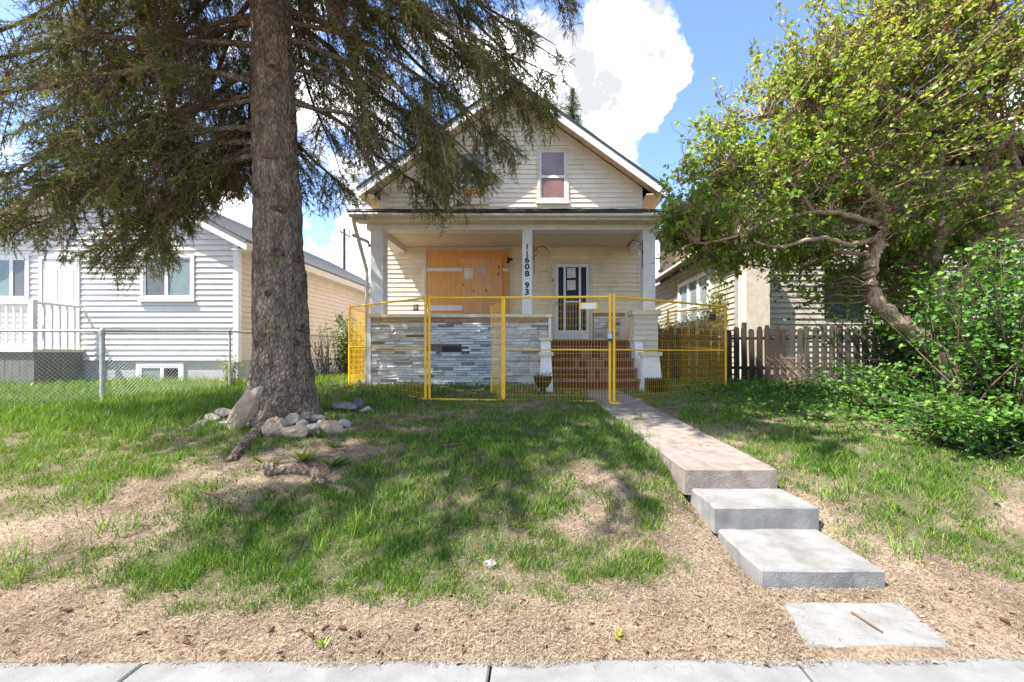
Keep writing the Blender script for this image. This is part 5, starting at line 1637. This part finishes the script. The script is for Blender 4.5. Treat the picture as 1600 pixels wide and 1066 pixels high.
    # russet flower buds along the upper outline
    top = np.where((pts[:, 2] > 3.6) & (RNG.random(n) < .75))[0]
    bp, bd, bl, bc = [], [], [], []
    for i in top:
        if pts[i][0] > 6.2 and RNG.random() < .6: continue
        for q in range(RNG.integers(1, 4)):
            bp.append(pts[i] + RNG.normal(size=3) * .07); bd.append(unit(np.array((RNG.normal() * .3, RNG.normal() * .3, 1.0)))); bl.append(RNG.uniform(.06, .13)); bc.append(np.array((.22, .09, .05)) * RNG.uniform(.7, 1.4))
    V, F, C = needles(np.array(bp), np.array(bd), np.array(bl), np.array(bc), 26, .022, .006)
    o = npmesh('flower_buds', V, F, leaf_mat('lilac_bud', .1), lilac, C); o['kind'] = 'stuff'
    print('lilac leaves', keep.sum(), 'twigs', len(k))
build_lilac_crown()

UG = [(.065, .155, .022), (.085, .19, .025), (.05, .12, .018), (.115, .225, .03)]
leafy('lilac_sucker_bush', 'bushy lilac suckers with glossy leaves at the foot of the leaning trunk', 'bush', tuple(gp(1530, 705)), .9, .6, .6, 70, 3600, .055, UG)
leafy('lilac_sucker_bush', 'tall leafy suckers crowding the edge of the picture right of the lilac trunks', 'bush', tuple(gp(1570, 690)), .9, .8, 2.2, 80, 6400, .058, UG)
leafy('lilac_sucker_bush', 'low leafy suckers in front of the leaning laths', 'bush', tuple(gp(1385, 650)), .8, .6, .75, 50, 2400, .052, UG)
leafy('leafy_bush', 'dense leafy bush behind the lilac trunks hiding the old house', 'bush', (7.4, 8.9, .75), 1.6, .8, 2.6, 90, 6400, .062, UG)
leafy('leafy_bush', 'shaded leafy bush between the picket fence and the leaning trunk', 'bush', (7.2, 8.6, .75), .8, .6, 1.5, 60, 1900, .08, UG)
leafy('yellow_green_bush', 'yellow green bush behind the fence corner by the porch', 'bush', (3.75, 13.2, .83), .9, .8, 1.9, 60, 2600, .08, [(.22, .24, .04), (.28, .26, .05), (.15, .19, .03)])
leafy('climbing_vine', 'leafy vine climbing the side wall of the old house', 'vine', (4.72, 12.2, .8), .25, 1.0, 3.2, 30, 700, .08, [(.2, .25, .04), (.12, .19, .03)])
leafy('side_yard_bush', 'overgrown bush in the side yard between bungalow and yellow fence', 'bush', (-5.35, 12.6, .83), .8, .8, 1.75, 60, 2600, .075, [(.06, .12, .02), (.10, .15, .03), (.16, .17, .05)])
leafy('dry_weed_clump', 'clump of tall dry weeds in the side yard by the beige wall', 'weeds', (-6.25, 12.9, .83), .5, .4, 1.7, 26, 160, .05, [(.20, .17, .06), (.14, .13, .05)])
leafy('yellow_weed', 'yellow green weed growing at the chain link line post', 'weeds', (-6.45, 9.3, .8), .16, .16, .75, 14, 260, .05, [(.28, .30, .04), (.22, .26, .04)])

# leafy ground cover under the lilac
def ground_cover():
    n = 34000
    x = RNG.uniform(2.2, 9, n); y = RNG.uniform(3.4, 10.2, n)
    px = CX + x * FPX / y
    d = np.exp(-(((x - 5.6) / 1.9) ** 2 + ((y - 6.4) / 1.5) ** 2)) * 1.1 + np.exp(-(((x - 4.3) / 1.3) ** 2 + ((y - 8.6) / .8) ** 2)) + .55 * np.exp(-(((x - 4.6) / .7) ** 2 + ((y - 4.6) / .8) ** 2)) * 0
    d = d * (.35 + 1.1 * fbm(x * 1.5 + 4, y * 1.5, 3))
    k = (RNG.random(n) < d) & ~on_path(x, y, .15) & ~in_build(x, y) & (x > 2.4 + .0 * y)
    x, y = x[k], y[k]; n = len(x)
    h = RNG.uniform(.02, .20, n) * (.5 + 1.0 * fbm(x * 2, y * 2, 2))
    p = np.stack([x, y, hz(x, y) + h], -1)
    dd_ = rand_unit(n); dd_[:, 2] = dd_[:, 2] * .3 + .1; dd_ = unit(dd_)
    nr = unit(RNG.normal(size=(n, 3)) * .45 + np.array((0, -.1, 1)))
    c = np.array(UG)[RNG.integers(0, 4, n)] * RNG.uniform(.55, 1.35, (n, 1))
    V, F, C = leaves(p, dd_, nr, RNG.uniform(.025, .07, n), c)
    o = npmesh('ground_cover', V, F, leaf_mat('broad_leaf', .35), None, C)
    tag(o, 'low leafy ground cover spreading under the lilac', 'ground cover', None, 'stuff')
ground_cover()

# conifer and far trees
def conifer(x, y, z0, h, r, label):
    t = thing('far_spruce', label, 'tree', (x, y, z0))
    MB().tube([(x, y, z0 - .1), (x, y, z0 + h)], [.22, .02], 8).build('trunk', M['bark'], t)
    n = 2600
    u = RNG.random(n) ** .7
    zz = z0 + 1 + (h - 1) * (1 - u); rr = r * u * (.55 + .45 * RNG.random(n)) ; a = RNG.random(n) * 6.283
    tier = .75 + .25 * np.sin(zz * 7)
    p = np.stack([x + rr * tier * np.cos(a), y + rr * tier * np.sin(a), zz], -1)
    d = unit(np.stack([np.cos(a), np.sin(a), RNG.uniform(-.35, .3, n)], -1) + RNG.normal(size=(n, 3)) * .25)
    c = np.array((.05, .075, .028)) * RNG.uniform(.6, 1.5, (n, 1))
    V, F, C = needles(p - d * .25, d, np.full(n, .6), c, 16, .16, .016)
    o = npmesh('crown', V, F, leaf_mat('spruce_needles', .12, .55, .25), t, C); o['kind'] = 'stuff'
conifer(1.7, 24.0, .85, 14.9, 2.3, 'dark spruce top showing above the right roof slope')
def bare_tree(x, y, h, label):
    t = thing('bare_tree', label, 'tree', (x, y, .85))
    paths = []; rads = []
    def grow(p, d, L_, r_, lev):
        k = 6; pts = [p]
        for i in range(k - 1):
            d = unit(d + RNG.normal(size=3) * .12 + np.array((0, 0, .03))); pts.append(pts[-1] + d * L_ / (k - 1))
        paths.append(np.array(pts)); rads.append(np.linspace(r_, r_ * .55, k))
        if lev > 0:
            for q in range(4 if lev > 1 else 5):
                i = RNG.integers(2, k); grow(pts[i], unit(d + RNG.normal(size=3) * .6), L_ * RNG.uniform(.5, .75), r_ * .5, lev - 1)
    grow(np.array((x, y, .8)), np.array((0, 0, 1.0)), h * .4, .11, 4)
    V, F = tubes(np.array(paths), np.array(rads), 4)
    V2, F2 = tubes(np.array(paths[:1]), np.array(rads[:1]), 8)
    npmesh('trunk', V2, F2, M['picket_grey'], t, None, True)
    o = npmesh('crown', V, F, M['picket_grey'], t); o['kind'] = 'stuff'
bare_tree(6.2, 24, 6.5, 'bare grey tree in the gap between the porch and the old house')
bare_tree(-11.0, 33, 6.0, 'bare grey tree in the gap left of the porch')

# ------------------------------------------------------------------ weeds
def rosette(px, py, size, n, label, col):
    p = gp(px, py)
    t = thing('weed_plant', label, 'weed', tuple(p))
    a = RNG.random(n) * 6.283
    d = unit(np.stack([np.cos(a), np.sin(a), RNG.uniform(.25, 1.1, n)], -1))
    pos = np.repeat(p[None], n, 0) + RNG.normal(size=(n, 3)) * .012; pos[:, 2] = p[2] + .005
    nr = unit(np.stack([-np.cos(a) * .3, -np.sin(a) * .3, np.ones(n)], -1))
    V, F, C = leaves(pos, d, nr, size * RNG.uniform(.4, 1.1, n), np.array(col)[None] * RNG.uniform(.6, 1.1, (n, 1)), .10, .05)
    o = npmesh('foliage', V, F, leaf_mat('broad_leaf', .35), t, C); o['kind'] = 'stuff'
rosette(475, 722, .20, 22, 'spiky yellow green weed alone on the bare soil below the rocks', (.22, .28, .05))
rosette(500, 684, .17, 22, 'leafy green weed against the square brown stone', (.10, .20, .04))
rosette(415, 728, .17, 18, 'yellowish grass tuft on bare soil beside the surface root', (.26, .29, .05))
rosette(522, 700, .16, 16, 'grey green weed on bare soil right of the rocks', (.12, .18, .08))
rosette(520, 730, .20, 20, 'spreading green weed beyond the spiky yellow green one', (.13, .22, .05))
rosette(1100, 705, .13, 18, 'leafy weed at the left edge of the front walk', (.13, .24, .03))
rosette(503, 1012, .07, 10, 'tiny seedling in the soil strip by the sidewalk', (.20, .30, .04))
rosette(965, 1000, .07, 10, 'tiny yellow seedling in front of the dry lawn centre', (.28, .28, .03))

# ------------------------------------------------------------------ grass
def blades(x, y, h, w, col, lean, name, label, m):
    n = len(x)
    a = RNG.random(n) * 6.283
    la = RNG.random(n) * 6.283; ll = lean * RNG.uniform(.3, 1.3, n)
    bx = np.cos(la) * ll * h; by = np.sin(la) * ll * h
    z = hz(x, y) - .004
    wx_ = np.cos(a) * w; wy_ = np.sin(a) * w
    hh = h * np.sqrt(np.clip(1 - (ll * .6) ** 2, .2, 1))
    v0 = np.stack([x - wx_, y - wy_, z], -1); v1 = np.stack([x + wx_, y + wy_, z], -1)
    v2 = np.stack([x + bx * .38 - wx_ * .75, y + by * .38 - wy_ * .75, z + hh * .58], -1); v3 = np.stack([x + bx * .38 + wx_ * .75, y + by * .38 + wy_ * .75, z + hh * .58], -1)
    v4 = np.stack([x + bx, y + by, z + hh], -1)
    V = np.stack([v0, v1, v2, v3, v4], 1).reshape(-1, 3)
    o_ = np.arange(n)[:, None] * 5
    F = np.concatenate([o_ + np.array((0, 1, 3)), o_ + np.array((0, 3, 2)), o_ + np.array((2, 3, 4))])
    C = np.repeat(col, 5, axis=0)
    o = npmesh(name, V, F, m, None, C)
    tag(o, label, 'grass', None, 'stuff')
def sample(n, y0, y1, pad=1.2):
    y = y0 + (y1 - y0) * RNG.random(n)
    w0 = -(CX + 60) / FPX; w1 = (1600 - CX + 60) / FPX
    x = y * (w0 + (w1 - w0) * RNG.random(n)) + RNG.uniform(-pad, pad, n) * 1.3
    return x, y
def lawn():
    X, Y, H_, W_, C_ = [], [], [], [], []
    for (n, y0, y1, wd) in ((170000, 2.15, 3.3, .0017), (210000, 3.3, 5.2, .0023), (160000, 5.2, 8.0, .0032), (60000, 8.0, 12.5, .0045), (14000, 12.5, 22, .008)):
        x, y = sample(n, y0, y1)
        d = dens(x, y)
        clump = fbm(x * 9 + 5, y * 9 + 2, 2)
        pr = np.clip((d - .20) * 2.5, 0.085, 1) * np.clip(.14 + 2.2 * (clump - .32), .06, 1.3)
        edge = np.clip((y - 2.25) / .5, 0.02, 1)
        k = (RNG.random(n) < pr * edge) & ~on_path(x, y, .0) & ~in_build(x, y)
        x, y, d = x[k], y[k], d[k]
        lush = np.clip((-3.9 - x) / .8, 0, 1) * np.clip((y - 5.3) / .8, 0, 1)
        lush = np.maximum(lush, .7 * np.clip((y - 7.7) / .5, 0, 1))
        tall = fbm(x * 3 + 8, y * 3, 3)
        h = (.028 + .055 * d * RNG.random(len(x)) + .075 * np.clip(tall - .45, 0, 1) * d) * (1 + 1.7 * lush)
        X.append(x); Y.append(y); H_.append(h); W_.append(wd * RNG.uniform(.7, 1.3, len(x)) * (1 + .4 * lush))
        base = np.array((.070, .165, .012)); yel = np.array((.22, .31, .032)); dry = np.array((.28, .225, .115)); dk = np.array((.024, .082, .008))
        t = RNG.random((len(x), 1)); v = fbm(x * 2.2 + 40, y * 2.2, 3)[:, None]
        c = np.where(t < .05 + .20 * (1 - d[:, None]), dry, np.where(t < .55, base, np.where(t < .80 + .3 * (v - .5), dk, yel)))
        left = np.clip((-2.6 - x) / 1.5, 0, 1)[:, None]
        c = c * (1 - .45 * left * (t > .3)) + yel * (.45 * left * (t > .3))
        C_.append(c * RNG.uniform(.75, 1.25, (len(x), 1)))
    x = np.concatenate(X); y = np.concatenate(Y)
    blades(x, y, np.concatenate(H_), np.concatenate(W_), np.concatenate(C_), .75, 'lawn_grass', 'patchy green grass growing over the sloping front yard', leaf_mat('grass_blade', .3, .5, .3))
    print('grass', len(x))
lawn()
def tussocks():
    """taller tufts of weedy grass, mostly on the left of the slope"""
    X, Y, H_, W_, C_ = [], [], [], [], []
    spots = [(40, 740), (110, 760), (150, 790), (90, 720), (215, 690), (170, 700), (60, 670), (120, 655), (250, 660), (300, 640), (30, 640), (330, 690), (280, 720), (300, 790), (200, 830), (20, 880), (35, 905), (320, 820), (160, 830), (140, 735), (520, 640), (600, 625), (1010, 690), (1000, 660), (985, 675), (1290, 780), (1330, 770), (1250, 690), (1420, 870), (510, 860), (560, 830), (70, 700), (240, 740), (1020, 720)]
    for k in range(60): spots.append((random.uniform(0, 380), random.uniform(610, 690)))
    for (px, py) in spots:
        c = gp(px, py); n = random.randint(24, 60)
        X.append(c[0] + RNG.normal(size=n) * .045); Y.append(c[1] + RNG.normal(size=n) * .045)
        H_.append(RNG.uniform(.07, .22, n)); W_.append(RNG.uniform(.002, .0042, n))
        C_.append(np.where(RNG.random((n, 1)) < .6, np.array((.14, .25, .035)), np.array((.24, .31, .06))) * RNG.uniform(.75, 1.2, (n, 1)))
    blades(np.concatenate(X), np.concatenate(Y), np.concatenate(H_), np.concatenate(W_), np.concatenate(C_), .6, 'tall_grass_tufts', 'tufts of taller weedy grass scattered over the left slope', leaf_mat('grass_blade', .3, .5, .3))
tussocks()
def straw():
    V_, C_ = [], []
    for (n, y0, y1, sc_) in ((85000, 2.12, 3.4, 1.0), (60000, 3.4, 5.2, 1.25), (26000, 5.2, 8.0, 1.7)):
        x, y = sample(n, y0, y1)
        d = dens(x, y)
        k = (RNG.random(n) < np.clip(1.15 - d * 1.2, .2, 1)) & ~(on_path(x, y, -.02) & (RNG.random(n) > .03 + .3 * on_path(x, y, -.02) * ~on_path(x, y, -.06))) & ~in_build(x, y)
        x, y = x[k], y[k]; n = len(x)
        z = np.where(y < 2.27, np.maximum(hz(x, y), .001), hz(x, y)) + RNG.uniform(.001, .016, n)
        a = RNG.random(n) * 6.283; L_ = RNG.uniform(.010, .045, n) * sc_ ** .5; w = RNG.uniform(.0006, .0014, n) * sc_
        dx, dy = np.cos(a) * L_, np.sin(a) * L_; sx, sy = -np.sin(a) * w, np.cos(a) * w
        dz = RNG.normal(size=n) * .22 * L_
        v = np.stack([np.stack([x - dx / 2 - sx, y - dy / 2 - sy, z - dz / 2], -1), np.stack([x - dx / 2 + sx, y - dy / 2 + sy, z - dz / 2], -1), np.stack([x + dx / 2 + sx * .6, y + dy / 2 + sy * .6, z + dz / 2 + .001], -1), np.stack([x + dx / 2 - sx * .6, y + dy / 2 - sy * .6, z + dz / 2 + .001], -1)], 1)
        V_.append(v.reshape(-1, 3))
        pal = np.array([(.31, .265, .19), (.24, .19, .14), (.41, .36, .26), (.165, .125, .095), (.10, .072, .055), (.27, .21, .155)])
        C_.append(np.repeat(pal[RNG.integers(0, 6, n)] * RNG.uniform(.8, 1.2, (n, 1)), 4, axis=0))
    V = np.concatenate(V_); F = np.arange(len(V)).reshape(-1, 4)
    o = npmesh('dry_thatch', V, F, leaf_mat('straw', .15, .8, .15), None, np.concatenate(C_))
    tag(o, 'dry tan grass clippings and needles over the bare soil', 'dry grass', None, 'stuff')
straw()
def litter():
    """curled dead leaves and crumbs of soil along the lower edge and round the steps"""
    n = 2600
    x, y = sample(n, 2.12, 4.2)
    w = np.exp(-((y - 2.35) / .35) ** 2) + 1.2 * np.exp(-(((x - 1.9) / .7) ** 2 + ((y - 2.75) / .5) ** 2)) + .12
    k = (RNG.random(n) < w * .8) & ~on_path(x, y, -.03) 
    x, y = x[k], y[k]; n = len(x)
    p = np.stack([x, y, np.where(y < 2.27, np.maximum(hz(x, y), .001), hz(x, y)) + .006], -1)
    d = rand_unit(n); d[:, 2] *= .25; d = unit(d); nr = unit(RNG.normal(size=(n, 3)) * .5 + np.array((0, 0, 1)))
    pal = np.array([(.20, .125, .08), (.28, .19, .125), (.12, .07, .045), (.36, .27, .18)])
    V, F, C = leaves(p, d, nr, RNG.uniform(.012, .04, n), pal[RNG.integers(0, 4, n)], .28, .25)
    o = npmesh('leaf_litter', V, F, leaf_mat('straw', .15, .8, .15), None, C)
    tag(o, 'brown dead leaf litter along the sidewalk edge and steps', 'leaf litter', None, 'stuff')
litter()
